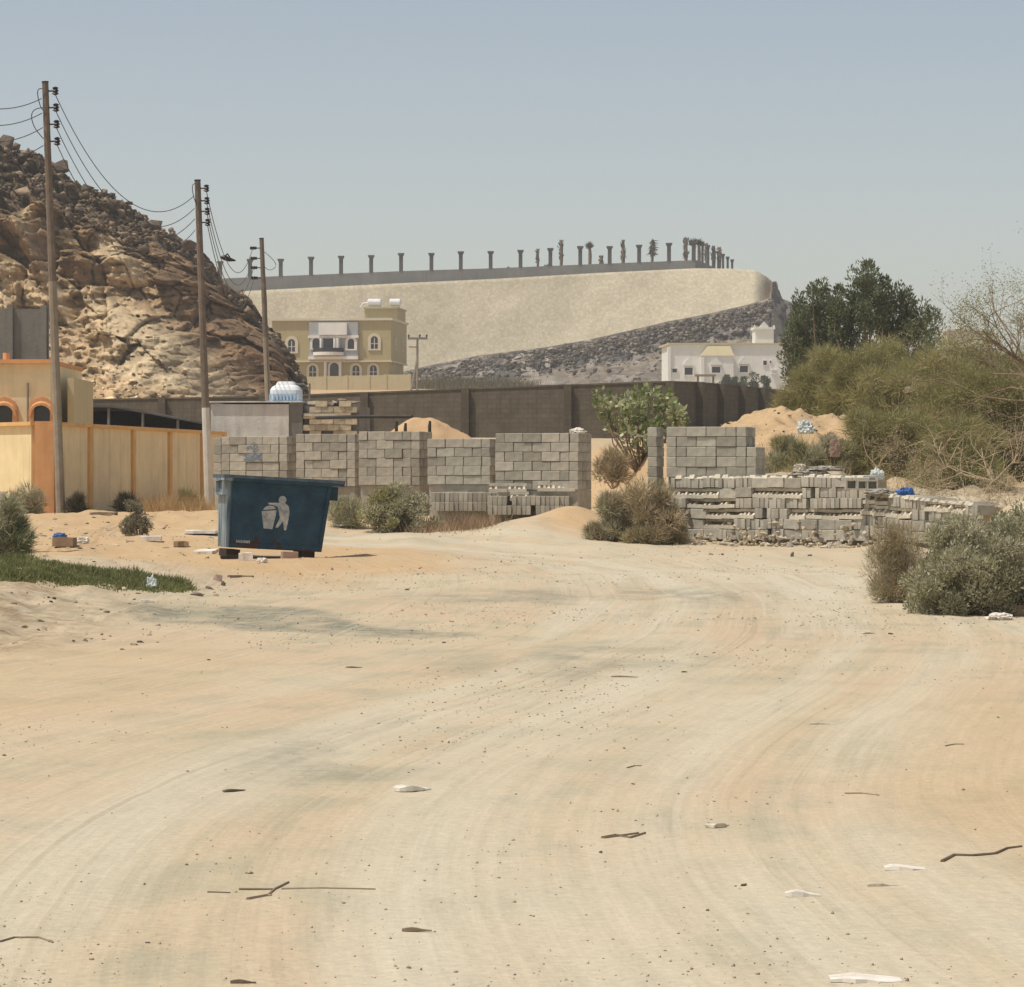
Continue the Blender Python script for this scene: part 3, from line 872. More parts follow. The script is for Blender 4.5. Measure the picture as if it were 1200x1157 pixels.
def build_far_hill():
    px = np.linspace(380, 1080, 760)
    v = np.linspace(0, 1, 170)
    PX, Vv = np.meshgrid(px, v, indexing='ij')
    topy = np.where(PX < 903, ip(WBOT, PX) - 1.0, np.interp(PX, [903, 905, 909, 914, 917, 926, 937, 960, 1000, 1080], [349, 330, 332, 340, 349, 353, 362, 390, 425, 460]))
    topD = 456 + 14 * sstep(900, 912, PX) + 14 * sstep(930, 1000, PX)
    zt = CAMH + (HZ - topy) / FPX * topD
    zb = 11.0; yb = 412.0
    prof = np.interp(Vv, [0, 0.3, 0.62, 1.0], [0, 0.34, 0.74, 1.0])
    Y = yb + (topD - yb) * prof
    Z = zb + (zt - zb) * Vv ** np.interp(PX, [600, 900], [1.25, 1.0])
    Xw = (PX - 600) / FPX * Y
    u, vv = Xw, Z + 0.5 * Y
    wq = 0.6 * fbm(u * 0.5, vv * 0.5, 0 * u, 3, 90)
    a1 = worley2((u + wq) / 1.15, (Z + wq) / 0.8, 21); a2 = worley2(u / 0.55, Z / 0.45, 22)
    # band of big dark stones under the wall
    below = (zt - Z)
    band = sstep(5.2, 3.4, below + 0.8 * fbm(u * 0.2, vv * 0.2, 0 * u, 3, 5))
    band = np.maximum(band, sstep(898, 904, PX) * sstep(5, 2, below))
    band2 = sstep(11, 9, below + 1.5 * fbm(u * 0.15, vv * 0.15, 0 * u, 3, 7)) * sstep(0.2, 0.5, vnoise(u * 0.15, vv * 0.1, 0 * u, 33) + 0.3)
    bnd = np.maximum(band, 0.5 * band2)
    edge = sstep(0.0, 0.06, 1 - Vv) * sstep(0, 0.1, Vv)
    disp = (bnd * ((a1[2] - 0.4) * 1.3 - a1[0] * 0.6) + 0.25 * (a2[2] - 0.5) + 0.8 * fbm(u * 0.15, vv * 0.15, 0 * u, 4, 9)) * np.where(PX > 903, 1, edge)
    Y = Y - disp
    Z = Z + (0.35 * bnd * (a1[2] - 0.5) + 0.5 * fbm(u * 0.2, vv * 0.2, 0 * u, 4, 19) * sstep(4, 10, below)) * np.where(PX > 903, 1, edge)
    grey = np.array([0.25, 0.21, 0.16]); dk = np.array([0.10, 0.092, 0.082]); lt = np.array([0.30, 0.275, 0.235]); olive = np.array([0.20, 0.18, 0.10])
    c = grey[None, None] * np.ones(PX.shape + (1,))

    def mx(c, col, f): return c * (1 - f[..., None]) + col * f[..., None]
    c = mx(c, lt, sstep(0, 0.5, fbm(u * 0.1, vv * 0.1, 0 * u, 4, 29)) * 0.6)
    c = mx(c, dk, bnd * (0.55 + 0.45 * (a1[2] > 0.35)))
    c = mx(c, lt * 1.1, bnd * sstep(0.72, 0.85, a1[2]) * 0.8)
    c = mx(c, olive, sstep(640, 560, PX) * sstep(5.5, 8.0, below) * 0.7)
    c = c * (0.8 + 0.4 * a2[2])[..., None]
    n0, n1 = PX.shape
    i = np.arange(n0 - 1)[:, None] * n1 + np.arange(n1 - 1)[None, :]
    f = np.stack([i, i + n1, i + n1 + 1, i + 1], -1).reshape(-1, 4)
    V0 = np.c_[Xw.ravel(), Y.ravel(), Z.ravel()]
    C0 = c.reshape(-1, 3)
    # plateau behind the crest falling away at the back
    tx, ty, tz = Xw[:, -1], Y[:, -1], Z[:, -1]
    back = [(6, 0.4), (30, 0.8), (70, -6), (110, -20)]
    ring = [np.c_[tx * (1 + dy / 900), ty + dy, tz + dz] for dy, dz in back]
    allr = [np.c_[tx, ty, tz]] + ring
    base = len(V0)
    V = np.concatenate([V0] + allr); Cc = np.concatenate([C0] + [np.tile(grey, (len(tx), 1))] * len(allr))
    fs = [f]
    for k in range(len(allr) - 1):
        a = base + k * n0 + np.arange(n0 - 1)
        fs.append(np.stack([a, a + 1, a + n0 + 1, a + n0], -1))
    me = fast_mesh('far_hill', V, np.concatenate(fs), M['scree'], np.clip(Cc, 0, 1))
    tag(link('far_hill', me), 'grey scree slope with a band of dark rubble under the cream retaining wall', 'hill', kind='structure')


HILL = build_far_hill()


def hill_rubble():
    g = np.random.default_rng(44); P_, S_ = [], []
    for k in range(2600):
        p = g.uniform(440, 905); f = abs(g.normal(0, .55)); d = 455 - 13 * min(f, 2.4)
        yb = ip(WBOT, p); row = yb + 2 + f * 22
        P_.append(W(p, row, d - .6)); S_.append(min(abs(g.normal(0, .22)) + .10, .6))
    scatter_rocks('hill_rubble', P_, S_, M['scree'], 'dark rubble stones spilling down below the far retaining wall', 'rubble', lambda k, r: np.array([0.12, 0.102, 0.08]) * (r.uniform(.5, 1.2) if r.random() < .7 else r.uniform(1.6, 2.6)), 12)


hill_rubble()


def build_retaining_wall():
    root = empty('retaining_wall', W(560, 418, 458), 0, 'long cream stone retaining wall across the far hilltop with grey parapet', 'wall')
    ox, oy, oz = root.location
    px = np.r_[np.linspace(170, 850, 160), np.linspace(854, 908, 40)]
    v = np.linspace(0, 1, 24)
    PX, Vv = np.meshgrid(px, v, indexing='ij')
    Dt = wall_D(PX); Db = Dt - 5.5 * (1 - sstep(880, 908, PX) * 0.6)
    Yy = Db + (Dt - Db) * Vv
    yb = ip(WBOT, PX) + 3; yt = ip(WTOP, PX)
    Zb = CAMH + (HZ - yb) / FPX * Db; Zt = CAMH + (HZ - yt) / FPX * Dt
    Zz = Zb + (Zt - Zb) * Vv
    Xx = (PX - 600) / FPX * Yy
    Yy = Yy + 0.12 * fbm(Xx * 0.3, Zz * 0.3, 0 * Xx, 3, 3)
    n0, n1 = PX.shape
    i = np.arange(n0 - 1)[:, None] * n1 + np.arange(n1 - 1)[None, :]
    f = np.stack([i, i + n1, i + n1 + 1, i + 1], -1).reshape(-1, 4)
    V = np.c_[Xx.ravel() - ox, Yy.ravel() - oy, Zz.ravel() - oz]
    # top and back
    t = np.arange(n0) * n1 + n1 - 1
    b1 = len(V)
    V = np.concatenate([V, V[t] + np.array([0, 1.2, 0]), V[t] + np.array([0, 1.3, -9])])
    a = np.arange(n0 - 1)
    f = np.concatenate([f, np.stack([t[:-1], t[1:], b1 + a + 1, b1 + a], -1), np.stack([b1 + a, b1 + a + 1, b1 + n0 + a + 1, b1 + n0 + a], -1)])
    link('stone_facing', fast_mesh('stone_facing', V, f, M['masonry']), root)
    # parapet band
    BT = [(170, 334), (260, 326.5), (480, 317.5), (580, 314.5), (700, 309.5), (815, 305)]
    mb = MB()
    xs = np.linspace(170, 815, 44)
    D = 464.0
    for a, b in zip(xs[:-1], xs[1:]):
        q = []
        for p_ in (a, b):
            zt = Zp(ip(BT, p_), D); zb = Zp(ip(WTOP, p_) + 1.2, D)
            q.append((X(p_, D), zb, zt))
        (x0, b0, t0), (x1, b1_, t1) = q
        mb.hexa([(x0 - ox, D - oy, b0 - oz), (x1 - ox, D - oy, b1_ - oz), (x1 - ox, D + .4 - oy, b1_ - oz), (x0 - ox, D + .4 - oy, b0 - oz)],
                [(x0 - ox, D - oy, t0 - oz), (x1 - ox, D - oy, t1 - oz), (x1 - ox, D + .4 - oy, t1 - oz), (x0 - ox, D + .4 - oy, t0 - oz)])
    # return of the parapet at the corner, running back
    z0 = Zp(305, D); zb0 = Zp(316, D)
    xe, De = X(858, 500), 500.0
    mb.hexa([(X(815, D) - ox, D + .42 - oy, zb0 - oz), (X(819, D) - ox, D + .42 - oy, zb0 - oz), (xe - ox, De - oy, zb0 - oz), (xe - .4 - ox, De - oy, zb0 - oz)],
            [(X(815, D) - ox, D + .42 - oy, z0 - oz), (X(819, D) - ox, D + .42 - oy, z0 - oz), (xe - ox, De - oy, z0 - oz), (xe - .4 - ox, De - oy, z0 - oz)])
    mb.build('parapet', M['parapet'], root)
    # columns with flared heads standing on the parapet
    cm = MB(); cm.box(-.26, .26, -.26, .26, 0, 2.0); cm.hexa([(-.26, -.26, 2.0), (.26, -.26, 2.0), (.26, .26, 2.0), (-.26, .26, 2.0)], [(-.40, -.40, 2.3), (.40, -.40, 2.3), (.40, .40, 2.3), (-.40, .40, 2.3)])
    cm.box(-.43, .43, -.43, .43, 2.302, 2.5)
    cme = cm.mesh('column', M['col'])
    for p_ in (222, 258, 293, 329, 364.5, 399.7, 435, 470, 505.6, 540, 575, 610, 645, 680, 714.5, 749, 784, 813):
        o = link('column', cme, root, (X(p_, D + .2) - ox, D + .2 - oy, Zp(ip(BT, p_), D) - oz))
        o.scale = (1, 1, 0.93 + 0.1 * random.random())
    for k in range(7):
        q = (k + 1) / 7
        d = D + 36 * q
        p_ = 815 + 43 * q ** 0.85
        o = link('column', cme, root, (X(p_, d) - ox, d - oy, z0 - oz)); o.scale = (.62, .62, 1.15 - .2 * q)
    return root


build_retaining_wall()


# ------------------------------------------------------------------ window helper
def arch_poly(w, h, arch, n=8):
    """window outline in x,z with its sill at z=0"""
    if arch == 'round':
        r = w / 2
        return [(-r, 0), (r, 0)] + [(r * math.cos(math.pi * k / n), h - r + r * math.sin(math.pi * k / n)) for k in range(n + 1)]
    if arch == 'point':
        return [(-w / 2, 0), (w / 2, 0), (w / 2, h * .62), (0, h), (-w / 2, h * .62)]
    return [(-w / 2, 0), (w / 2, 0), (w / 2, h), (-w / 2, h)]


def window(root, x, y, z, w, h, arch='round', fw=0.3, fmat='trim', gmat='dark_glass', proud=0.12, name='window', bars=True):
    outer = arch_poly(w + 2 * fw, h + fw + (fw * .5), arch); inner = [(px, pz + fw * .5) for px, pz in arch_poly(w, h, arch)]
    mb = MB(); n = len(outer)
    V = [(a, -proud, b) for a, b in outer] + [(a, -proud, b) for a, b in inner] + [(a, 0.05, b) for a, b in outer] + [(a, 0.05, b) for a, b in inner]
    F = []
    for i in range(n):
        j = (i + 1) % n
        F += [(i, j, n + j, n + i), (j, i, 2 * n + i, 2 * n + j), (n + i, n + j, 3 * n + j, 3 * n + i)]
    mb.add(V, F)
    fr = mb.build(name, M[fmat], root, (x, y, z))
    pane = MB(); pane.prism(inner, -0.03, 0.04)
    pane.build('pane', M[gmat], fr)
    if bars:
        b = MB(); b.box(-.04, .04, -.07, -.031, fw * .5, h * .98); b.box(-w / 2, -.041, -.068, -.032, h * .5, h * .5 + .07); b.box(.041, w / 2, -.068, -.032, h * .5, h * .5 + .07)
        b.build('glazing_bar', M['grey_render'], fr)
    return fr


# ------------------------------------------------------------------ villa
def build_villa():
    D = 364.0; s = D / FPX       # metres per photo pixel at the front
    rz = R(-6)
    zb = 10.4
    root = empty('villa', (X(322, D + 0.5), D + 0.5, zb), rz, 'two-storey olive cream villa with white arched windows below the retaining wall', 'house')

    def px(p): return (p - 322) * s / math.cos(rz)

    def pz(p): return Zp(p, D) - zb
    wR = px(455.5)
    mb = MB(); mb.box(0, wR, .5, 12, -1.0, pz(423.5)); mb.build('lower_wall', M['cream_villa'], root)
    mb = MB(); mb.box(-.3, wR + .3, 0, 12.4, pz(423.5) + .003, pz(376)); mb.build('upper_wall', M['cream_villa'], root)
    mb = MB(); mb.box(-.5, wR + .5, -.25, 12.6, pz(376) + .003, pz(373.2)); mb.build('roof_cornice', M['trim'], root)
    mb = MB(); mb.box(-.4, wR + .4, -.14, 12.5, pz(424.5), pz(423) + .02)
    mb.build('floor_band', M['trim'], root)
    # stair room on the roof
    mb = MB(); mb.box(px(422), px(461), 3.5, 10, pz(373.2) + .003, pz(360.5)); mb.box(px(421), px(462), 3.2, 10.3, pz(360.5) + .003, pz(358.8)); mb.build('roof_room', M['cream_villa'], root)
    # blue-grey central bay
    x0, x1 = px(363), px(420.5)
    bay = MB(); bay.box(x0, x1, -.28, -.003, pz(423), pz(394)); bay.box(x0, x1, -.29, -.003, pz(394) + .003, pz(378)); 
    bay.build('centre_bay', M['blue_grey'], root)
    mb = MB(); mb.box(px(375), px(408), -.75, -.293, pz(393), pz(379)); mb.box(x0 - .1, x1 + .1, -.5, -.293, pz(396.5), pz(393.5)); mb.build('bay_canopy', M['white'], root)
    mb = MB(); mb.box(px(380.5), px(392.5), -.34, -.295, pz(408), pz(397.5)); mb.build('balcony_door', M['dark_glass'], root)
    for p_ in (378.5, 394.5, 398): 
        c = MB(); c.tube([(0, 0, 0), (0, 0, pz(397) - pz(413))], .16, 8); c.build('column', M['white'], root, (px(p_), -.95, pz(413)))
    # bowed balcony
    def bow(z0, z1, r, y, mt, nm):
        cx = px(386); hw = px(404) - cx
        poly = [(cx + hw * math.cos(math.pi * k / 14), -.3 - r * math.sin(math.pi * k / 14)) for k in range(15)]
        m_ = MB(); n = len(poly)
        m_.add([(a, b, z0) for a, b in poly] + [(a, b, z1) for a, b in poly], [tuple(range(n)), tuple(range(2 * n - 1, n - 1, -1))] + [(i, (i + 1) % n, (i + 1) % n + n, i + n) for i in range(n)])
        return m_.build(nm, mt, root)
    bow(pz(417), pz(413.2), 1.7, 0, M['white'], 'balcony_floor')
    bow(pz(413.2) + .004, pz(408.5), 1.55, 0, M['dark_metal'], 'balcony_rail')
    mb = MB(); mb.box(x0 - .05, x1 + .05, -.6, -.293, pz(421.5), pz(418)); mb.build('bay_sill', M['white'], root)
    window(root, px(371.5), -.29, pz(410), .8, 1.1, 'round', .25, 'white', bars=False)
    window(root, px(412.5), -.29, pz(411), .7, 1.1, 'round', .28, 'white', bars=False)
    window(root, px(439.5), 0, pz(411), .75, 1.35, 'round', .32, 'trim')
    window(root, px(342), 0, pz(414), .75, 1.35, 'round', .32, 'trim')
    for p_ in (366, 417, 437.5): window(root, px(p_), .5, pz(443), .75, 1.2, 'round', .28, 'trim')
    d = window(root, px(391.5), .5, pz(447), .95, 1.9, 'round', .2, 'white', name='door', bars=False)
    for p_ in (381.5, 399): 
        c = MB(); c.tube([(0, 0, 0), (0, 0, pz(424.6) - pz(450))], .15, 8); c.build('column', M['white'], root, (px(p_), .1, pz(450)))
    # end wall windows (face turned to the right)
    for yy, zz in ((3.0, 409), (8.5, 409), (3.5, 440)):
        fr = window(root, 0, 0, 0, .7, 1.0, 'round', .2, 'trim', bars=False)
        fr.rotation_euler = (0, 0, math.pi / 2)
        fr.location = ((wR + .3) if zz < 420 else wR, yy, pz(zz))
    # water tanks on the roof room
    for k, (a, b, lab) in enumerate(((425, 441, 'left one of the two white cylindrical water tanks on the villa roof'), (451, 464, 'right one of the two white cylindrical water tanks on the villa roof'))):
        t = empty('water_tank', (0, 0, 0), 0, lab, 'water tank', 'water tanks on the villa roof')
        ln = (b - a) * s; r = .42
        mb = MB(); n = 12
        mb.tube([(0, 0, r + .12), (.06, 0, r + .12), (ln - .06, 0, r + .12), (ln, 0, r + .12)], [r * .8, r, r, r * .8], n); mb.build('tank_body', M['tank'], t, smooth=False)
        mb = MB(); mb.box(.12, ln - .12, -.3, .3, 0, .16); mb.build('cradle', M['grey_render'], t)
        loc = root.matrix_basis @ Vector((px(a), 4.2, pz(358.8) + .004)); t.location = loc; t.rotation_euler[2] = rz
        if k == 0:
            mb = MB(); mb.tube([(-.05, 0, .5), (-.5, 0, .45), (-.75, 0, .1), (-.8, 0, 0)], .1, 6); mb.build('pipe', M['tank'], t)
    # garden wall in front
    Dw = 350.0
    gw = empty('garden_wall', (X(340, Dw), Dw, 9.8), R(-3), 'light cream garden wall with plain panels in front of the villa', 'wall')
    sw = Dw / FPX
    edges = [340, 381, 406, 432, 452, 480]
    for a, b in zip(edges[:-1], edges[1:]):
        top = 441.5 - (b - 381) * 0.022
        mb = MB(); mb.box((a - 340) * sw + .16, (b - 340) * sw - .16, 0, .25, -1, Zp(top, Dw) - 9.8); mb.build('wall_panel', M['cream_light'], gw)
    for a in edges:
        top = 440.6 - (a - 381) * 0.022
        mb = MB(); mb.box((a - 340) * sw - .157, (a - 340) * sw + .157, -.06, .3, -1, Zp(top, Dw) - 9.8); mb.build('pilaster', M['cream_light'], gw)


build_villa()


# ------------------------------------------------------------------ white single-storey house
def build_white_house():
    D = 400.0; s = D / FPX; zb = 11.5
    root = empty('white_house', (X(786, D), D, zb), R(3), 'white single-storey house with pointed window hoods and a small crested stair tower', 'house')

    def px(p): return (p - 786) * s

    def pz(p): return Zp(p, D) - zb
    wR = px(920)
    mb = MB(); mb.box(0, wR, 0, 11, -1, pz(404)); mb.build('wall', M['white'], root)
    mb = MB(); mb.box(-.35, -.003, -.2, .6, -1, pz(407)); mb.build('corner_pier', M['white'], root)
    mb = MB(); mb.box(-.3, wR + .3, -.22, 11.2, pz(404) + .003, pz(402)); mb.build('roof_coping', M['cream_light'], root)
    # entrance projection with sloped parapet
    mb = MB(); mb.box(px(821), px(858), -1.6, -.003, -1, pz(417.5)); mb.build('porch', M['white'], root)
    mb = MB(); mb.hexa([(px(820), -1.75, pz(417.5) + .003), (px(859), -1.75, pz(417.5) + .003), (px(859), -.225, pz(417.5) + .003), (px(820), -.225, pz(417.5) + .003)],
                       [(px(829), -1.0, pz(406)), (px(855), -1.0, pz(406)), (px(855), -.225, pz(406)), (px(829), -.225, pz(406))]); mb.build('porch_roof', M['cream_light'], root)
    mb = MB(); mb.box(px(819.5), px(823.5), -1.9, -1.603, -1, pz(419)); mb.build('porch_pier', M['white'], root)

    def hooded(p_, y, zt, zb_, w):
        fr = window(root, px(p_), y, pz(zb_), w, pz(zt) - pz(zb_), 'flat', .12, 'white', bars=False)
        h = MB(); h.add([], [])
        ww = w / 2 + .15; z0 = pz(zt) - pz(zb_) + .28
        h.prism([(-ww, z0), (ww, z0), (ww, z0 + .18), (0, z0 + .95), (-ww, z0 + .18)], -.22, .02)
        h.build('hood', M['white'], fr)
    hooded(807, 0, 431.5, 440, .95); hooded(837.5, -1.6, 431, 438, 1.0); hooded(872, 0, 429.5, 437, .95)
    window(root, px(790.5), 0, pz(437), .55, .45, 'flat', .06, 'white', bars=False)
    window(root, px(897), 0, pz(428), .42, .5, 'flat', .06, 'white', bars=False)
    window(root, px(903.5), 0, pz(425.5), .2, .25, 'flat', .05, 'white', bars=False)
    window(root, px(911.5), 0, pz(419.5), .25, .35, 'flat', .05, 'white', bars=False)
    for z in (433, 437):
        mb = MB(); mb.box(px(904), px(911), -.3, -.003, pz(z) - .1, pz(z)); mb.build('ledge', M['white'], root)
    tw = MB(); tw.box(px(888), px(910), 2, 5, pz(402) + .003, pz(385)); tw.box(px(886.5), px(911.5), 1.8, 5.2, pz(385) + .003, pz(382.5)); 
    t = tw.build('stair_tower', M['white'], root)
    cr = MB(); cr.prism([(px(893), pz(382.5) + .003), (px(904), pz(382.5) + .003), (px(902), pz(379.5)), (px(898.5), pz(376)), (px(895), pz(379.5))], 1.9, 2.3); cr.build('crest', M['white'], t)
    for a in (886.5, 909.5):
        c = MB(); c.prism([(px(a), pz(382.5) + .003), (px(a + 2), pz(382.5) + .003), (px(a + 1), pz(379.5))], 1.9, 2.3); c.build('crest', M['white'], t)
    # pergola in the yard
    p = empty('pergola', (X(827, 388), 388, 11), 0, 'brown flat-topped pergola in front of the white house', 'pergola')
    q = 388 / FPX
    mb = MB(); mb.box(-12 * q, 12 * q, 0, 1.6, Zp(441, 388) - 11, Zp(438.8, 388) - 11); mb.build('roof', M['wood'], p)
    for a in (-9, 9):
        mb = MB(); mb.box(a * q - .12, a * q + .12, .2, .44, -.5, Zp(441, 388) - 11 - .003); mb.build('post', M['wood'], p)


build_white_house()


# ------------------------------------------------------------------ pale building far right, behind the thickets
def build_far_house():
    D = 800.0; s = D / FPX; zb = 28.0
    root = empty('far_house', (X(1112, D), D, zb), R(2), 'pale tan flat-roofed building far away above the thicket on the right', 'house')
    mb = MB(); mb.box(0, 52 * s, 0, 9, -2, Zp(388, D) - zb); mb.build('wall', M['cream_light'], root)
    mb = MB(); mb.box(-.4, 52 * s + .4, -.4, 9.4, Zp(388, D) - zb + .003, Zp(386, D) - zb); mb.build('roof_coping', M['trim'], root)
    mb = MB(); mb.box(10 * s, 19 * s, 1, 5, Zp(386, D) - zb + .003, Zp(377.5, D) - zb); mb.build('roof_room', M['white'], root)
    for k in range(4): window(root, (7 + 12 * k) * s, 0, 1.2, 1.2, 1.4, 'flat', .15, 'trim', bars=False)


build_far_house()

# ------------------------------------------------------------------ brown boundary wall behind the plot
def build_boundary():
    root = empty('boundary_wall', (X(545, 142.5), 142.5, 2.5), 0, 'long dark brown block boundary wall with posts crossing behind the plot', 'wall')
    ox, oy, oz = root.location
    tops = [(-160, 474), (72, 470), (190, 468), (308, 466), (427, 461.5), (545, 457), (665, 452.5), (785, 448.5)]
    pts = [(-160 + 0, 151.5), (-45, 150.8), (72, 150.0), (190, 148.6), (308, 147), (427, 144.8), (545, 142.8), (665, 141.2), (785, 140)]
    nodes = [(X(p, d), d, Zp(np.interp(p, [a for a, _ in tops], [b for _, b in tops]), d)) for p, d in pts]
    for p, d, yt in ((817, 144, 449.5), (842, 148, 451.5), (867, 152, 453.5), (890, 156, 456), (911, 160, 458.5), (931, 164.5, 461.5)):
        nodes.append((X(p, d), d, Zp(yt, d)))
    for k, ((x0, y0, z0), (x1, y1, z1)) in enumerate(zip(nodes[:-1], nodes[1:])):
        L_ = math.hypot(x1 - x0, y1 - y0); a = math.atan2(y1 - y0, x1 - x0)
        dz = z1 - z0
        mb = MB(); zl = 0.5 - z0
        g = .16
        mb.hexa([(g, 0, zl), (L_ - g, 0, zl), (L_ - g, .2, zl), (g, .2, zl)], [(g, 0, dz * g / L_), (L_ - g, 0, dz * (1 - g / L_)), (L_ - g, .2, dz * (1 - g / L_)), (g, .2, dz * g / L_)])
        mb.build('wall_panel', M['wall_brown'], root, (x0 - ox, y0 - oy, z0 - oz), (0, 0, a))
        c = MB(); c.hexa([(g, -.04, .004), (L_ - g, -.04, .004 + dz), (L_ - g, .24, .004 + dz), (g, .24, .004)], [(g, -.04, .07), (L_ - g, -.04, .07 + dz), (L_ - g, .24, .07 + dz), (g, .24, .07)])
        c.build('coping', M['wall_brown'], root, (x0 - ox, y0 - oy, z0 - oz), (0, 0, a))
    for k, (x, y, z) in enumerate(nodes):
        mb = MB(); mb.box(-.157, .157, -.30, .22, 0.5 - z, .06)
        o = mb.build('post', M['wall_brown'], root, (x - ox, y - oy, z - oz))
        if k > 8: o.rotation_euler = (0, 0, R(72))


build_boundary()


# ------------------------------------------------------------------ yellow house, compound wall and neighbours on the left
def build_left():
    # house
    D = 96.0; s = D / FPX
    root = empty('yellow_house', (X(-120, D), D, 0.9), 0, 'low yellow house with orange cornice and arched orange window hoods at the left edge', 'house')

    def px(p): return (p + 120) * s

    def pz(p): return Zp(p, D) - 0.9
    mb = MB(); mb.box(0, px(59), 0, 7, -.6, pz(426.5)); mb.build('wall', M['yellow_dull'], root)
    mb = MB(); mb.box(-.2, px(60.5), -.18, 7.1, pz(426.5) + .003, pz(421.5)); mb.build('cornice', M['orange'], root)
    for p_ in (6, 50):
        fr = window(root, px(p_), 0, pz(500), .46, .62, 'round', .14, 'orange', bars=False, proud=.2)
        h = MB(); n = 8; r = .36
        h.add([(r * math.cos(math.pi * k / n), -.34, .3 + r * math.sin(math.pi * k / n)) for k in range(n + 1)] + [(r * math.cos(math.pi * k / n), 0, .42 + r * 1.05 * math.sin(math.pi * k / n)) for k in range(n + 1)] +
              [((r - .07) * math.cos(math.pi * k / n), -.34, .3 + (r - .07) * math.sin(math.pi * k / n)) for k in range(n + 1)],
              [(k, k + 1, n + 2 + k, n + 1 + k) for k in range(n)] + [(2 * n + 2 + k, 2 * n + 3 + k, k + 1, k) for k in range(n)])
        h.build('hood', M['orange'], fr)
    mb = MB(); mb.tube([(px(33), -.06, -.2), (px(33), -.06, pz(449))], .03, 6); mb.build('drain_pipe', M['grey_dark'], root)
    mb = MB(); mb.tube([(px(4.5), .5, pz(421.4)), (px(4.5), .5, pz(413))], .1, 8); mb.build('roof_vent', M['orange'], root)
    mb = MB(); mb.box(px(71), px(78.5), 1.5, 6, -.6, pz(441)); mb.build('side_wing', M['cream_light'], root)
    # grey cement wall behind the house
    D2 = 112.0
    g = empty('cement_wall', (X(-60, D2), D2, 1.5), 0, 'tall grey cement wall with pilasters rising behind the yellow house roof', 'wall')
    s2 = D2 / FPX
    ed = [-60, -25, 12, 51.5, 60]
    for a, b in zip(ed[:-1], ed[1:]):
        mb = MB(); mb.box((a + 60) * s2 + .1, (b + 60) * s2 - .1, 0, .25, -1, Zp(362, D2) - 1.5); mb.build('wall_panel', M['grey_render' if False else 'grey_dark'], g)
    for a in ed[:-1]:
        mb = MB(); mb.box((a + 60) * s2 - .097, (a + 60) * s2 + .097, -.12, .3, -1, Zp(358, D2) - 1.5); mb.build('pilaster', M['grey_dark'], g)
    # compound wall, two runs
    zb = .2
    w = empty('compound_wall', (X(52, 82), 82, zb), 0, 'yellow compound wall with orange and ochre pilasters and orange coping', 'wall')
    ox, oy, oz = w.location

    def run(p0, p1, segs, pil, panel, top, pilw, mats):
        (x0, y0), (x1, y1) = p0, p1
        L_ = math.hypot(x1 - x0, y1 - y0); a = math.atan2(y1 - y0, x1 - x0)
        loc = (x0 - ox, y0 - oy, 0)
        for i, (u0, u1) in enumerate(zip(segs[:-1], segs[1:])):
            mb = MB(); mb.box(u0 * L_ + pilw, u1 * L_ - pilw, 0, .2, -.6, top - zb); mb.build('wall_panel', M[panel], w, loc, (0, 0, a))
        for i, u in enumerate(segs):
            if not pil[i]: continue
            mb = MB(); mb.box(u * L_ - pilw + .003, u * L_ + pilw - .003, -.07, .24, -.6, top - zb - .004); mb.build('pilaster', M[mats], w, loc, (0, 0, a))
        mb = MB(); mb.box(0, L_, -.1, .28, top - zb, top - zb + .09); mb.build('coping', M['ochre'], w, loc, (0, 0, a))
    p_c = (X(64, 82.5), 82.5); p_e = (X(262, 101), 101.0)
    top = Zp(499, 82.3)

    def frac(px_):
        # where a sight line meets the receding run
        k = (px_ - 600) / FPX
        (x0, y0), (x1, y1) = p_c, p_e
        return (k * y0 - x0) / ((x1 - x0) - k * (y1 - y0))
    run(p_c, p_e, [0.0] + [frac(q) for q in (104.5, 155, 198, 236)] + [1.0], [0, 1, 1, 1, 1, 1], 'yellow_dull', top, .15, 'ochre')
    run((X(-160, 90.5), 90.5), (X(40, 81.8), 81.8), [0, .45, 1.0], [1, 1, 0], 'yellow', top, .16, 'orange')
    mb = MB(); mb.box(0, .46, -.06, .45, -.6, top - zb + .1); mb.build('corner_pillar', M['orange'], w, (X(41, 81.8) - ox, 81.8 - oy, 0))
    # black shade canopy behind it
    Dc = 108.0; sc = Dc / FPX
    c = empty('shade_canopy', (X(80, Dc), Dc, 1.5), 0, 'black sloping shade canopy on thin posts behind the compound wall', 'canopy')
    ys = [(0, 476), (20, 475), (52, 475.5), (85, 481), (115, 487), (142, 492)]
    m1, m2 = MB(), MB()
    for (a, ya), (b, yb) in zip(ys[:-1], ys[1:]):
        za, zb2 = Zp(ya, Dc) - 1.5, Zp(yb, Dc) - 1.5
        m1.hexa([(a * sc, 0, za - .06), (b * sc, 0, zb2 - .06), (b * sc, 5, zb2 - .06), (a * sc, 5, za - .06)], [(a * sc, 0, za), (b * sc, 0, zb2), (b * sc, 5, zb2), (a * sc, 5, za)])
        m2.hexa([(a * sc, 4.6, -.6), (b * sc, 4.6, -.6), (b * sc, 4.66, -.6), (a * sc, 4.66, -.6)], [(a * sc, 4.6, za - .07), (b * sc, 4.6, zb2 - .07), (b * sc, 4.66, zb2 - .07), (a * sc, 4.66, za - .07)])
    m1.build('roof_sheet', M['roof_sheet'], c); m2.build('back_cloth', M['net'], c)
    mb = MB(); mb.hexa([(0, 0.1, -.6), (0.05, 0.1, -.6), (.05, 4.5, -.6), (0, 4.5, -.6)], [(0, 0.1, Zp(477, Dc) - 1.58), (0.05, 0.1, Zp(477, Dc) - 1.58), (.05, 4.5, Zp(477, Dc) - 1.58), (0, 4.5, Zp(477, Dc) - 1.58)]); mb.build('side_cloth', M['net'], c)
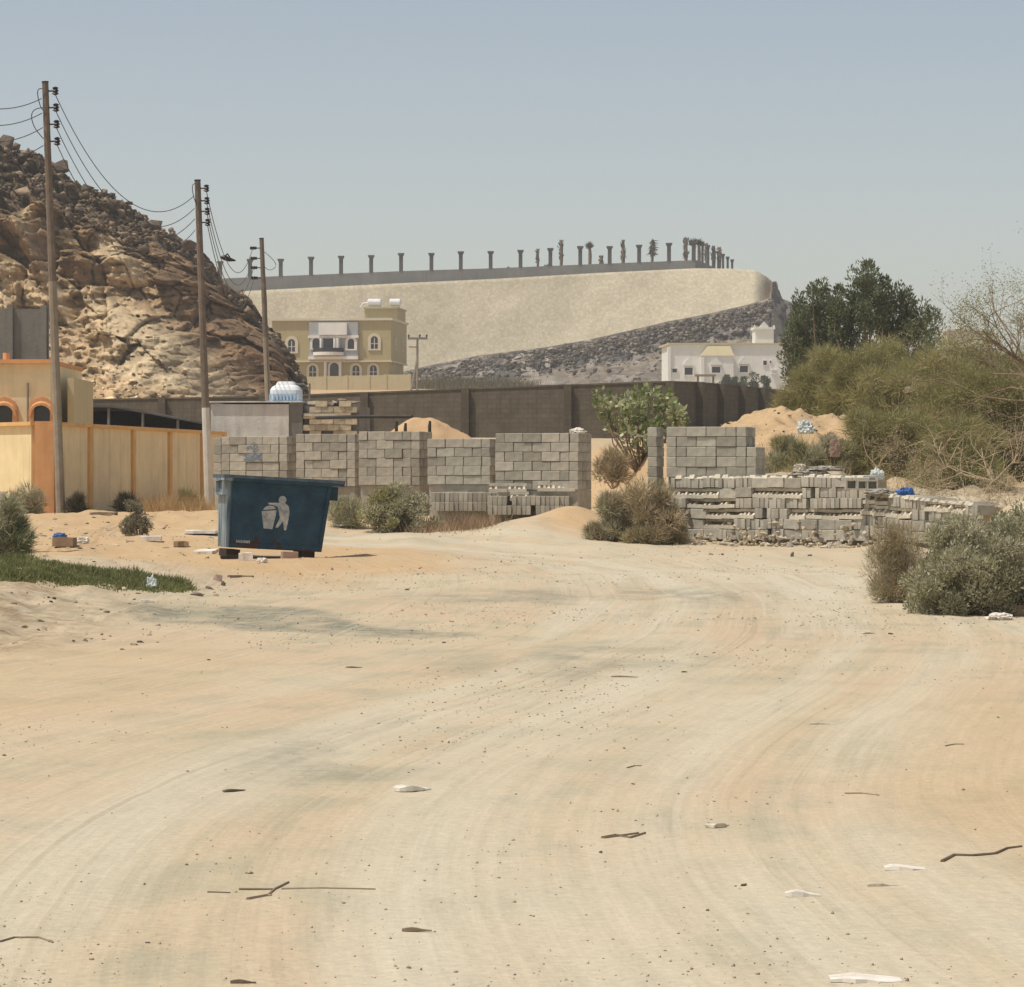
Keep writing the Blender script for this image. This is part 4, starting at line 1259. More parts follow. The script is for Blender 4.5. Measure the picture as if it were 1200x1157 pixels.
    for a, yt in ((47, 476), (87, 482), (128, 490)):
        mb = MB(); mb.tube([(a * sc, .1, -.6), (a * sc, .1, Zp(yt, Dc) - 1.57)], .05, 6); mb.build('post', M['grey_dark'], c)


build_left()


def build_hut():
    D = 114.0; s = D / FPX; zb = 1.3
    h = empty('cement_hut', (X(247, D), D, zb), R(-4), 'low streaked grey cement hut with a rough block end behind the stacks', 'hut')

    def px(p): return (p - 247) * s

    def pz(p): return Zp(p, D) - zb
    mb = MB(); mb.box(0, px(339), 0, 4, -.5, pz(474)); mb.build('wall', M['grey_render'], h)
    mb = MB(); mb.box(px(339) + .003, px(355), .05, 4, -.5, pz(472)); mb.build('wall', M['grey_dark'], h)
    mb = MB(); mb.box(-.08, px(355.5), -.1, 4.1, pz(472) + .004, pz(470.5)); mb.build('roof_slab', M['grey_render'], h)
    # rough block end
    blk = MB(); blk.box(.006, .394, 0, .19, .006, .194); bme = blk.mesh('block', M['rubble'])
    nx = int((px(421) - px(356)) / .4)
    for r_ in range(9):
        for i in range(nx + 1):
            x = px(356) + i * .4 - (.2 if r_ % 2 else 0); z = pz(470) - 1.9 + r_ * .2 + .1
            if x < px(355) or x > px(421) - .3: continue
            if r_ == 8 and random.random() < .45: continue
            if r_ == 3 and i in (0, 2): continue
            link('block', bme, h, (x, .02 + random.uniform(-.03, .03), z))
    mb = MB(); mb.box(px(356), px(421), .25, 3.5, -.5, pz(476)); mb.build('inner_wall', M['grey_dark'], h)
    mb = MB(); mb.box(px(356), px(421), -.03, .2, -.5, pz(470) - 1.81); mb.build('wall_base', M['rubble'], h)
    b = MB(); b.box(px(358), px(395), -.16, -.06, pz(487) - .03, pz(487) + .05); b.build('lintel', M['mortar'], h)
    # broken lumps on top
    for k in range(7):
        o = link('broken_lump', ROCKP[k % 5], h, (px(366 + 8 * k), .5 + .3 * (k % 2), pz(470) - .07)); o.scale = (.3, .3, .16 + .12 * (k == 4)); o.data = ROCKP[k % 5]
    # white tank
    T = 116.0; q = T / FPX
    t = empty('water_tank', (X(333.5, T), T, Zp(473, T) + .05), R(-4), 'white ribbed water tank with pale blue base on the grey cement hut', 'water tank')
    t.location = (X(333.5, T), T, Zp(470.5, D) + .02)
    w2 = 18.5 * q; hgt = (470.5 - 448) * q
    mb = MB()
    prof = [(0.0, 1.0), (.05, 1.0), (.55, .98), (.72, .86), (.84, .62), (.86, .62), (1.0, .52)]
    nseg = 12
    rings = []
    for f_, r_ in prof:
        ring = []
        for k in range(nseg * 2):
            a = math.pi * 2 * k / (nseg * 2)
            cx, cy = math.cos(a), math.sin(a)
            e = .45
            ring.append((w2 * r_ * math.copysign(abs(cx) ** e, cx), .42 + .5 * r_ * math.copysign(abs(cy) ** e, cy), .05 + hgt * f_))
        rings.append(ring)
    n = nseg * 2
    V = [p for r_ in rings for p in r_]
    F = [(i * n + k, i * n + (k + 1) % n, (i + 1) * n + (k + 1) % n, (i + 1) * n + k) for i in range(len(rings) - 1) for k in range(n)] + [tuple(range(n))[::-1], tuple((len(rings) - 1) * n + k for k in range(n))]
    mb.add(V, F); mb.build('tank_body', M['tank'], t)
    mb = MB()
    for k in range(9):
        x = -w2 * .88 + k * w2 * .22
        mb.box(x - .035, x + .035, -.16, -.085, .06, hgt * .42)
    mb.build('rib', M['tank_blue'], t)
    mb = MB(); mb.box(-w2 * 1.04, w2 * 1.04, -.2, 1.0, 0, .047); mb.build('base_frame', M['tank_blue'], t)
    mb = MB(); mb.tube([(w2 * .5, .4, hgt * .95), (w2 * 1.15, .4, hgt * .93), (w2 * 1.5, .4, hgt * .7)], .03, 6); mb.tube([(w2 * 1.5, .4, hgt * .98), (w2 * 1.5, .4, -.6)], .035, 6); mb.build('pipe', M['grey_dark'], t)


ROCKP = [rock_mesh('stone_shape', M['stone'], 100 + k, 1 if k < 3 else 2, .75) for k in range(6)]
build_hut()

# ------------------------------------------------------------------ sand heap and pole behind the stacks
def build_heap():
    D = 95.0
    cx, cy, cz = X(497, D), D, zgs(X(497, D), D) - .1
    n, r = 64, 36
    rad = np.linspace(0, 1, r)[:, None]; a = np.linspace(0, 2 * np.pi, n, endpoint=False)[None, :]
    x = 2.7 * rad * np.cos(a) * (1 + .1 * np.sin(a * 3 + 1)); y = 2.0 * rad * np.sin(a)
    h = (Zp(490, D) - cz)
    z = h * (1 - rad ** 2) ** 1.5 * np.ones_like(a) + .10 * fbm(x * 1.5, y * 1.5, 0 * x, 4, 4)
    i = np.arange(r - 1)[:, None] * n + np.arange(n)[None, :]
    j = np.arange(r - 1)[:, None] * n + (np.arange(n)[None, :] + 1) % n
    f = np.stack([i, i + n, j + n, j], -1).reshape(-1, 4)
    me = fast_mesh('sand_heap', np.c_[x.ravel(), y.ravel(), z.ravel()], f, M['sand_heap'], smooth=True)
    tag(link('sand_heap', me, None, (cx, cy, cz)), 'orange rounded sand heap showing above the grey block stacks', 'sand heap')
    Dp = 97.5
    mb = MB(); mb.tube([W(372, 490, Dp + 5), W(420, 488.5, Dp + 1), W(483, 488.5, Dp)], .055, 6)
    tag(mb.build('timber_pole', M['dark_metal']), 'long dark pole lying between the cement hut and the sand heap', 'pole')
    for p_, y0, lab in ((464.5, 500, 'leftmost dark peg standing on the slope of the orange sand heap'), (475, 502, 'shorter middle dark peg on the slope of the orange sand heap'), (503.5, 499.5, 'dark peg near the foot of the sand heap above the third stack gap')):
        mb = MB(); d = 92.6; w0 = W(p_, y0, d)
        mb.tube([(0, 0, -.5), (0, 0, .0), (.01, 0, .14)], [.05, .05, .035], 6)
        tag(mb.build('peg', M['dark_metal'], None, (w0[0], w0[1], w0[2])), lab, 'peg', 'dark pegs on the sand heap')


build_heap()

# ------------------------------------------------------------------ stacks of concrete blocks
def chamfer_block(name, w, d, h, c=.008, holes=False):
    bm = bmesh.new()
    bmesh.ops.create_cube(bm, size=1)
    for v in bm.verts: v.co = Vector((v.co.x * w + w / 2, v.co.y * d + d / 2, v.co.z * h + h / 2))
    bmesh.ops.bevel(bm, geom=list(bm.edges), offset=c, segments=1, affect='EDGES')
    rg = random.Random(hash((w, d, h)) & 255)
    for v in bm.verts: v.co += Vector((rg.uniform(-1, 1), rg.uniform(-1, 1), rg.uniform(-1, 1))) * .003
    me = bpy.data.meshes.new(name); bm.to_mesh(me); bm.free(); me.materials.append(M['block'])
    return me


GAP = .008
B_FULL = chamfer_block('block', .4 - GAP, .2 - GAP, .2 - GAP)
B_HALF = chamfer_block('block', .2 - GAP, .2 - GAP, .2 - GAP)
B_HEAD = chamfer_block('block', .2 - GAP, .4 - GAP, .2 - GAP)
B_EDGE = chamfer_block('block', .1 - GAP, .4 - GAP, .2 - GAP, .006)
B_SLAB = chamfer_block('block', .4 - GAP, .2 - GAP, .1 - GAP, .006)


def hollow_block():
    """block on its side: two cavities open to the front"""
    w, d, h, t = .4 - GAP, .2 - GAP, .2 - GAP, .028
    mb = MB()
    mb.box(0, w, 0, d, 0, t); mb.box(0, w, 0, d, h - t, h)
    for x in (0, w / 2 - t / 2, w - t): mb.box(x, x + t, 0.002, d, t, h - t)
    mb.box(t, w - t, d - .03, d - .002, t + .001, h - t - .001)
    return mb.mesh('block', M['block'])


def scallop_block(seed=4):
    """block laid with its broken hollow core exposed: a ledge with rounded web stumps"""
    w, d, h = .4 - GAP, .2 - GAP, .2 - GAP
    mb = MB()
    mb.box(0, w, 0, d, 0, .07)
    rg = random.Random(seed)
    for k in range(4):
        if rg.random() < .2: continue
        x = .008 + k * w / 4 + rg.uniform(0, .02)
        q_ = rg.uniform(.09, .13)
        mb.hexa([(x, .03, .07), (x + .06, rg.uniform(.0, .05), .07), (x + .06, d, .07), (x, d, .07)], [(x + .012, .06 + rg.uniform(0, .04), q_), (x + .05, .06 + rg.uniform(0, .04), q_), (x + .05, d, q_), (x + .012, d, q_)])
    mb.box(0, w, .095, d - .003, .132, h)
    return mb.mesh('block', M['mortar'])


B_HOLL = hollow_block(); B_SCALS = [scallop_block(q) for q in (4, 9, 15, 23)]; B_SCAL = B_SCALS[0]


def stack(px0, D, width, nrows, toprow, label, c=13.0, depth=1.2, rubs=None, stepped=False):
    """block pile; its left front corner stands at photo column px0; top at photo row toprow"""
    x0 = X(px0, D)
    ztop = Zp(toprow, D)
    zb = ztop - nrows * .2
    root = empty('block_stack', (x0, D, zb), R(-c), label, 'block stack', 'stacks of grey concrete blocks')
    rg = random.Random(int(px0))
    nx = int(round(width / .2))
    for k in range(nrows):
        i = 0
        xw = nx
        if stepped: xw = nx - (1 if k >= nrows - 2 else 0)
        if k % 2: 
            j = rg.uniform(-.012, .012)
            link('block', B_HEAD if rg.random() < .5 else B_HALF, root, (0, j, k * .2)); i = 1
        while i < xw - 1:
            j = rg.uniform(-.016, .016)
            if k == nrows - 1 and toprow_gap(rg, nrows, i): i += 2; continue
            if xw - 1 - i == 1 or rg.random() < .16:
                link('block', B_HALF, root, (i * .2 + rg.uniform(-.003, .003), j, k * .2)); i += 1
            else:
                link('block', B_FULL, root, (i * .2 + rg.uniform(-.003, .003), j, k * .2)); i += 2
        # right end: headers going back
        nd = int(round(depth / .4))
        for m_ in range(nd):
            if m_ == 0 and rg.random() < .5:
                link('block', B_HALF, root, ((xw - 1) * .2, rg.uniform(-.01, .01), k * .2)); link('block', B_HALF, root, ((xw - 1) * .2 + rg.uniform(-.012, .012), .2, k * .2))
            else:
                link('block', B_HEAD, root, ((xw - 1) * .2 + rg.uniform(-.014, .014), m_ * .4, k * .2))
    inner = MB()
    for k in range(nrows):
        for i in range(0, nx - 1, 2):
            for m_ in range(1, int(depth / .2)):
                if k == nrows - 1 and False: continue
                inner.box(i * .2 + .004, min(i * .2 + .396, (nx - 1) * .2 - .006 - (.2 if stepped and k >= nrows - 2 else 0)), m_ * .2 + .012, m_ * .2 + .192, k * .2 - .003, k * .2 + (.194 if k == nrows - 1 else .1955))
    inner.box((nx - 1 - (1 if stepped else 0)) * .2 + .02, (nx - (1 if stepped else 0)) * .2 - .03, .05, depth - .05, .004, nrows * .2 - .02)
    o = inner.build('inner_blocks', M['block'], root); o['kind'] = 'stuff'
    # plinth below the visible courses, down into the ground
    mb = MB(); mb.box(.03, nx * .2 - .03, .05, depth - .05, -1.2, -.004); mb.build('plinth', M['block'], root)
    return root


def toprow_gap(rg, n, i): return False


ST = [
    stack(259.5, 80.0, 1.60, 6, 511.5, 'leftmost grey block stack with a faded blue scribble behind the blue skip', 12),
    stack(347, 78.0, 1.40, 6, 508.5, 'grey block stack right of the scribbled one, directly behind the skip rim', 12),
    stack(420.5, 76.0, 1.40, 6, 505.5, 'taller grey block stack behind the round olive shrub', 12),
    stack(501, 74.2, 1.40, 5, 514, 'slightly lower grey block stack standing over the row of edge-on blocks', 12),
    stack(580.5, 72.0, 1.80, 6, 507.5, 'widest grey block stack with a white sack on its top right corner', 14, 1.4),
    stack(781, 67.6, 1.80, 5, 500, 'detached grey block stack on the low wall, stepping out at its right end', 13, 1.2, None, True),
]
# narrow piers at the left of the first and the detached stack
def pier(px0, D, nrows, top, w, label):
    root = empty('block_pier', (X(px0, D), D, Zp(top, D) - nrows * .2), R(-13), label, 'block stack', 'stacks of grey concrete blocks')
    for k in range(nrows):
        for m_ in range(2): link('block', B_HEAD, root, (random.uniform(-.01, .01), m_ * .4, k * .2))
    mb = MB(); mb.box(.02, .17, .05, .75, -1.0, nrows * .2 - .03); mb.build('plinth', M['block'], root)
pier(250, 81.2, 6, 513, .2, 'narrow dark block pier at the left end of the row, beside the whitewashed pole')
pier(758.5, 68.6, 6, 500.5, .2, 'narrow grey block pier just left of the detached stack, beside the broad-leaved bush')


def spray_scribble():
    """faint blue sprayed strokes on the first stack"""
    root = ST[0]
    mb = MB(); rg = random.Random(3); s = 80.0 / FPX
    def stroke(pts, r):
        V = []
        for i, (a, b) in enumerate(pts):
            t = r * rg.uniform(.7, 1.2)
            V += [(a, -.021, b - t), (a, -.021, b + t), (a, -.019, b - t), (a, -.019, b + t)]
        n = len(pts)
        F = []
        for i in range(n - 1):
            q = 4 * i
            F += [(q, q + 4, q + 5, q + 1), (q + 2, q + 3, q + 7, q + 6), (q, q + 2, q + 6, q + 4), (q + 1, q + 5, q + 7, q + 3)]
        F += [(0, 1, 3, 2), (4 * n - 4, 4 * n - 2, 4 * n - 1, 4 * n - 3)]
        mb.add(V, F)
    def P(p, y): return ((p - 259.5) * s, Zp(y, 80.0) - root.location.z)
    stroke([P(*q) for q in ((287, 540), (291, 537), (297, 539), (303, 536), (309, 538))], .03)
    stroke([P(*q) for q in ((287, 535), (292, 531), (296, 536), (300, 531), (305, 535), (308, 531))], .025)
    stroke([P(*q) for q in ((290, 526), (295, 523), (299, 528), (304, 524))], .022)
    stroke([P(*q) for q in ((296, 521), (299, 519), (303, 521))], .015)
    stroke([P(*q) for q in ((292, 541), (292, 533))], .02)
    o = mb.build('spray_mark', M['spray_blue'], root); o['label'] = 'faded blue sprayed scribble'


spray_scribble()


def base_row(px0, px1, D, ytop, label, rows=2):
    """blocks standing on edge: a ribbed base course"""
    x0, x1 = X(px0, D), X(px1, D)
    n = int((x1 - x0) / .1)
    root = empty('edge_block_course', (x0, D, Zp(ytop, D) - rows * .2), R(-3), label, 'block course')
    for r_ in range(rows):
        for i in range(n):
            if random.random() < .05: continue
            link('block', B_EDGE, root, (i * .1, random.uniform(-.025, .025) - .05 * (rows - 1 - r_), r_ * .2))
    mb = MB(); mb.box(0, n * .1, .45, .9, -.3, rows * .2 - .01); mb.build('backing', M['block'], root)


base_row(505, 592, 73.0, 577, 'ribbed course of narrow edge-on blocks under the lower stack, right of the olive shrub', 2)
base_row(572, 672, 71.4, 581, 'ribbed course of edge-on and broken blocks under the widest stack by the sand bank', 2)


def ledge_run(root, x0, n, y, z, kinds, rg):
    for i in range(n):
        k = rg.choice(kinds)
        link('block', {'f': B_FULL, 'h': B_HOLL, 's': rg.choice(B_SCALS)}[k], root, (x0 + i * .4, y + rg.uniform(-.03, .03), z), (rg.uniform(-.03, .03), 0, rg.uniform(-.04, .04)))


e_root = empty('broken_block_course', (X(573, 71.7), 71.75, Zp(576, 71.7)), R(-3), 'uneven course of broken hollow blocks projecting below the widest stack', 'block course')
ledge_run(e_root, 0, 2, -.1, -.02, 'ss', random.Random(2)); ledge_run(e_root, 1.02, 2, -.08, 0.0, 'ss', random.Random(5)); ledge_run(e_root, .45, 1, -.22, -.2, 's', random.Random(5))


def low_wall():
    """long low wall of mixed blocks at the right, built of courses that step in and out"""
    (ax, ay), (bx, by), (cx, cy), _ = LW
    rg = random.Random(11)
    def seg(x0, y0, x1, y1, z0, z1, rows, label):
        L_ = math.hypot(x1 - x0, y1 - y0); a = math.atan2(y1 - y0, x1 - x0)
        root = empty('low_block_wall', (x0, y0, z0), a, label, 'wall', 'low walls of mixed concrete blocks')
        for r_ in range(rows):
            x = rg.uniform(-.1, 0)
            while x < L_ - .1:
                run = rg.choice([1, 2, 2, 3])
                kind = rg.choices(['edge', 'full', 'scal', 'holl', 'half'], [.42, .2, .32, .0, .06])[0]
                sb = rg.uniform(-.04, .03) - .015 * (rows - r_)
                for q in range(run):
                    if x > L_ - .1: break
                    dz = rg.uniform(-.008, .012) + (z1 - z0) * x / L_
                    yaw = rg.uniform(-.05, .05); tl = rg.uniform(-.03, .03)
                    if kind == 'edge':
                        for e in range(4):
                            if rg.random() < .06: continue
                            link('block', B_EDGE, root, (x + e * .1, sb + rg.uniform(-.02, .02), r_ * .2 + dz), (rg.uniform(-.02, .02), rg.uniform(-.05, .05), 0))
                    else:
                        me = {'full': B_FULL, 'scal': rg.choice(B_SCALS), 'holl': B_HOLL, 'half': B_FULL}[kind]
                        link('block', me, root, (x, sb + rg.uniform(-.015, .015), r_ * .2 + dz), (tl, rg.uniform(-.03, .03), yaw))
                    x += .4
        core = MB(); core.hexa([(0, .17, -.5), (L_, .17, -.5 + z1 - z0), (L_, .75, -.5 + z1 - z0), (0, .75, -.5)], [(0, .17, rows * .2 - .05), (L_, .17, rows * .2 - .05 + z1 - z0), (L_, .75, rows * .2 - .05 + z1 - z0), (0, .75, rows * .2 - .05)])
        core.build('core', M['rubble'], root)
        # crumbled cement spread on top
        V = []; n = int(L_ / .16)
        top = MB()
        for i in range(n):
            x = i * L_ / n
            z = rows * .2 + (z1 - z0) * x / L_
            h = rg.uniform(.012, .06); f_ = rg.uniform(-.06, .04)
            top.hexa([(x + .005, f_, z - .02), (x + L_ / n - .005, f_ + rg.uniform(-.03, .03), z - .02), (x + L_ / n - .005, .6, z - .02), (x + .005, .6, z - .02)],
                     [(x + .02, f_ + .04, z + h), (x + L_ / n - .02, f_ + .04, z + h * rg.uniform(.6, 1.2)), (x + L_ / n - .02, .6, z + h), (x + .02, .6, z + h)])
        t = top.build('cement_crust', M['mortar'], root); t['kind'] = 'stuff'
        return root
    seg(ax, ay, bx, by, Zp(560, ay) - 1.2, Zp(559, by) - 1.2, 6, 'long left run of the low mixed block wall under the detached stack')
    seg(bx + .02, by - .05, cx, cy, Zp(579, by) - .8, Zp(592, cy) - .8, 4, 'lower right run of the mixed block wall sinking behind the saltbush')


low_wall()
# loose hollow blocks lying on the wall end
for k, (p_, yy, rz_, lab) in enumerate(((991, 574, .05, 'upright hollow block with dark cavities at the step of the low wall'), (1004, 574.5, -.04, 'hollow block with dark cavities beside the upright one at the wall step'))):
    me = B_HOLL.copy()
    o = link('hollow_block', me, None, (X(p_, 64.2), 64.2 - .08, Zp(yy, 64.2) + .0), (0, 0, rz_))
    tag(o, lab, 'concrete block', 'loose hollow blocks on the low wall')

# ------------------------------------------------------------------ blue skip
def build_skip():
    D = 59.9; s = D / FPX
    gz = zgs(X(315, D), D)
    root = empty('rubbish_skip', (X(316, D), D, gz + .03), R(14), 'battered dark blue steel rubbish skip with white litter symbol, tilted on the sand', 'rubbish skip', ry=R(3.2))
    zt, zb = 1.34, .13
    # outer shell, inner shell (open top)
    def ring(x0, x1, y0, y1, z): return [(x0, y0, z), (x1, y0, z), (x1, y1, z), (x0, y1, z)]
    ob = ring(-.86, .80, -.46, .42, zb); ot = ring(-.90, .92, -.50, .52, zt)
    ib = ring(-.83, .77, -.43, .39, zb + .03); it = ring(-.87, .89, -.47, .49, zt)
    V = ob + ot + ib + it
    F = [(0, 3, 2, 1), (8, 9, 10, 11)]
    for i in range(4):
        j = (i + 1) % 4
        F += [(i, j, 4 + j, 4 + i), (8 + j, 8 + i, 12 + i, 12 + j), (4 + i, 4 + j, 12 + j, 12 + i)]
    mb = MB(); mb.add(V, F); mb.build('body', M['bin'], root)
    # flanged rim: four channel bars
    r = MB()
    z0, z1 = zt + .002, zt + .055
    r.box(-.98, 1.16, -.60, -.47, z0, z1); r.box(-.98, 1.0, .49, .62, z0, z1)
    r.box(-.98, -.87, -.469, .489, z0, z1); r.box(.89, 1.16, -.469, .489, z0, z1)
    r.build('rim', M['bin_rim'], root)
    lip = MB(); lip.box(-.975, 1.15, -.597, -.583, zt - .05, zt); lip.box(-.975, -.962, -.58, .6, zt - .05, zt); lip.build('rim_lip', M['bin'], root)
    # corner posts and stiffeners
    for x, y, xb, yb in ((-.905, -.505, -.865, -.465), (.885, -.505, .765, -.465)):
        p = MB(); p.hexa([(xb, yb - .025, zb), (xb + .06, yb - .025, zb), (xb + .06, yb + .02, zb), (xb, yb + .02, zb)], [(x, y - .025, zt - .003), (x + .06, y - .025, zt - .003), (x + .06, y + .02, zt - .003), (x, y + .02, zt - .003)])
        p.build('corner_post', M['bin'], root)
    b = MB(); b.hexa([(-.84, -.478, zb + .02), (.77, -.478, zb + .02), (.77, -.44, zb + .02), (-.84, -.44, zb + .02)], [(-.84, -.482, zb + .09), (.775, -.482, zb + .09), (.775, -.44, zb + .09), (-.84, -.44, zb + .09)]); b.build('bottom_rail', M['bin'], root)
    # lifting pockets under the rim at both ends
    for sx, xx in ((1, .90), (-1, -.90)):
        p = MB()
        a, c = (xx - .02, xx + .17) if sx > 0 else (xx - .065, xx + .02)
        p.box(a, c, -.44, -.36, zt - .30, zt - .06); p.box(a, c, .36, .44, zt - .30, zt - .06); p.box(a, c, -.359, .359, zt - .30, zt - .26)
        p.build('lifting_pocket', M['bin'], root)
    for x, hh in ((-.72, .10), (.60, .13)):
        p = MB(); p.box(x - .12, x + .12, -.42, .38, -.06, hh - .0); p.build('skid', M['rust'], root)
    # pictogram on the front
    k = 433.0
    y = -.505

    def pt(u, v):
        x_, z_ = (u - 640) / k + .03, .78 - (v - 450) / k
        return x_, z_

    def fy(z_): return -.46 - .04 * (z_ - zb) / (zt - zb)

    def flat(poly, name, mt):
        V = []
        for u, v in poly:
            x_, z_ = pt(u, v); V.append((x_, fy(z_) - .004, z_))
        for u, v in poly:
            x_, z_ = pt(u, v); V.append((x_, fy(z_) - .0005, z_))
        n = len(poly)
        m_ = MB(); m_.add(V, [tuple(range(n)), tuple(range(2 * n - 1, n - 1, -1))] + [(i, (i + 1) % n, (i + 1) % n + n, i + n) for i in range(n)])
        return m_
    sym = MB()
    circ = [(664 + 30 * math.cos(2 * math.pi * q / 16), 353 + 30 * math.sin(2 * math.pi * q / 16)) for q in range(16)]
    polys = [circ,
             [(556, 380), (640, 376), (688, 378), (712, 398), (724, 440), (718, 500), (706, 580), (690, 580), (676, 512), (660, 540), (640, 566), (622, 562), (652, 490), (640, 440), (630, 408), (596, 396), (562, 392)],
             [(510, 446), (626, 432), (600, 578), (532, 574)],
             [(520, 436), (536, 412), (566, 400), (600, 404), (618, 424)]]
    for p in polys: sym.v, sym.f = sym.v, sym.f; q = flat(p, '', ''); sym.add(q.v, q.f)
    o = sym.build('litter_symbol', M['print_white'], root); o['label'] = 'white pictogram of a person dropping litter into a basket'
    st_ = MB()
    for u in range(330, 436, 12):
        q = flat([(u, 672 + (u % 5)), (u + 8, 672 + (u % 3)), (u + 8, 694), (u, 692)], '', ''); st_.add(q.v, q.f)
    o = st_.build('stencil_line', M['print_white'], root); o['label'] = 'worn illegible white stencil line low on the front'
    return root


SKIP = build_skip()

# ------------------------------------------------------------------ utility poles and wires
def pole(px_b, py_b, px_t, py_t, D, ins, side, label, paint=None, grey=None, rad=.10):
    xb, xt = X(px_b, D), X(px_t, D)
    zt = Zp(py_t, D); zb = Zp(py_b, D) if py_b else zgs(xb, D)
    root = empty('utility_pole', (xb, D, zb), 0, label, 'utility pole', 'wooden power poles along the compound wall')
    h = zt - zb; lean = xt - xb
    def at_(z): return (lean * z / h, 0, z)
    cut = Zp(paint or grey or py_t + (py_b or 510 - py_t) * .5, D) - zb
    low = MB(); low.tube([at_(-.6), at_(0), at_(cut)], [rad * 1.28, rad * 1.25, rad * 1.1], 10)
    low.build('pole_base', M['pole_paint'] if paint else M['pole_low'], root)
    up = MB(); up.tube([at_(cut + .003), at_(h * .75), at_(h)], [rad * 1.08, rad * .95, rad * .85], 10); up.build('pole_shaft', M['pole'], root)
    cap = MB(); cap.tube([at_(h + .002), at_(h + .03)], rad * .95, 10); cap.build('cap', M['insul'], root)
    att = []
    for yt in ins:
        z = Zp(yt, D) - zb; b = at_(z)
        arm = MB(); arm.tube([(b[0], -.02, z), (b[0] + side * .26, -.05, z)], .02, 6); a = arm.build('bracket', M['dark_metal'], root)
        i_ = MB(); cx = b[0] + side * .24
        pr = [(-.10, .03), (-.07, .085), (-.03, .05), (0, .085), (.04, .05), (.07, .08), (.10, .03)]
        if side > 0: i_.tube([(cx, -.05, z + q) for q, _ in pr], [r_ for _, r_ in pr], 8)
        else: i_.tube([(cx - .08 + q * 1.3, -.05, z) for q, _ in pr], [r_ * .9 for _, r_ in pr], 8)
        i_.build('insulator', M['insul'], root)
        att.append((xb + cx, D - .05, zb + z - .09 if side > 0 else zb + z))
    return root, att


P1, A1 = pole(71, 593, 53, 97, 81.0, (107, 126.5, 146, 166), 1, 'nearest and tallest leaning power pole in front of the yellow compound wall', grey=330, rad=.092)
P2, A2 = pole(245, 594, 231.5, 212, 93.0, (221, 235.5, 248, 261), 1, 'second power pole with a whitewashed base, just left of the blue skip', paint=478)
P3, A3 = pole(316.5, None, 306.5, 280, 128.0, (291, 303, 314, 326), -1, 'third and farthest power pole rising behind the white water tank')
P0, A0 = pole(-215, None, -240, -70, 58.0, (-55, -25, 5, 35), 1, 'power pole just outside the left edge of the view')


def wire(a, b, sag, label, r=.011, n=26, group='overhead power wires'):
    a, b = Vector(a), Vector(b)
    pts = []
    for i in range(n + 1):
        t = i / n
        p = a.lerp(b, t); p.z -= sag * 4 * t * (1 - t); pts.append(p - a)
    mb = MB(); mb.tube(pts, r, 5)
    return tag(mb.build('power_wire', M['wire'], None, a), label, 'power wire', group)


ORD = ('uppermost', 'second from top', 'third from top', 'lowest')
for k in range(4):
    b = A2[k]; b = (b[0] - .34, b[1], b[2] - .12)
    wire(A1[k], b, 1.35 + .05 * k, ORD[k] + ' sagging wire between the nearest and the second pole')
    wire((A2[k][0], A2[k][1], A2[k][2]), (A3[k][0] - .1, A3[k][1], A3[k][2]), 1.5 + .05 * k, ORD[k] + ' sagging wire between the second and the third pole', .012)
    a = (A1[k][0] - .33, A1[k][1], Zp((116, 133, 150, 171)[k], 81.0))
    wire(A0[k], a, 1.1, ORD[k] + ' wire running off the left edge from the nearest pole')
# jumper loops at pole one and two
def loop(pts, D, label):
    q = [Vector(W(x, y, D)) for x, y in pts]
    # smooth
    for _ in range(2):
        n_ = [q[0]]
        for a, b in zip(q[:-1], q[1:]): n_ += [a * .75 + b * .25, a * .25 + b * .75]
        q = n_ + [q[-1]]
    o = q[0].copy()
    mb = MB(); mb.tube([p - o for p in q], .012, 5)
    tag(mb.build('jumper_wire', M['wire'], None, o), label, 'power wire', 'jumper loops on the poles')
loop([(50, 104), (45, 104), (43.5, 110), (47, 125), (51, 130)], 80.9, 'small upper jumper loop bulging left from the nearest pole top')
loop([(51, 126), (40, 128), (36, 136), (40, 150), (51, 163)], 80.9, 'larger lower jumper loop bulging left from the nearest pole')
loop([(231, 215), (225, 216), (226, 228), (230, 240)], 92.9, 'thin jumper loop on the left of the second pole top')
loop([(308, 294), (319, 303), (325, 312), (316, 318), (309, 312)], 127.8, 'wispy loose wire loop right of the third pole top')
loop([(309, 316), (313, 350), (313, 420), (318, 505)], 127.8, 'thin cable hanging down beside the third pole')
mb = MB(); mb.tube([(-.2, 0, .05), (-.08, 0, .03), (.08, 0, -.03), (.28, 0, -.07)], [.03, .085, .075, .02], 7); mb.tube([(-.05, 0, .05), (.02, 0, .14), (.1, 0, .04)], [.03, .03, .02], 5)
# rests on the uppermost wire between poles two and three
_a, _b = Vector(A2[0]), Vector((A3[0][0] - .1, A3[0][1], A3[0][2]))
_t = .36; _p = _a.lerp(_b, _t); _p.z -= 1.5 * 4 * _t * (1 - _t)
tag(mb.build('bird', M['insul'], None, (_p.x, _p.y, _p.z + .08)), 'small dark bird perched on the uppermost wire between the second and third poles', 'bird')


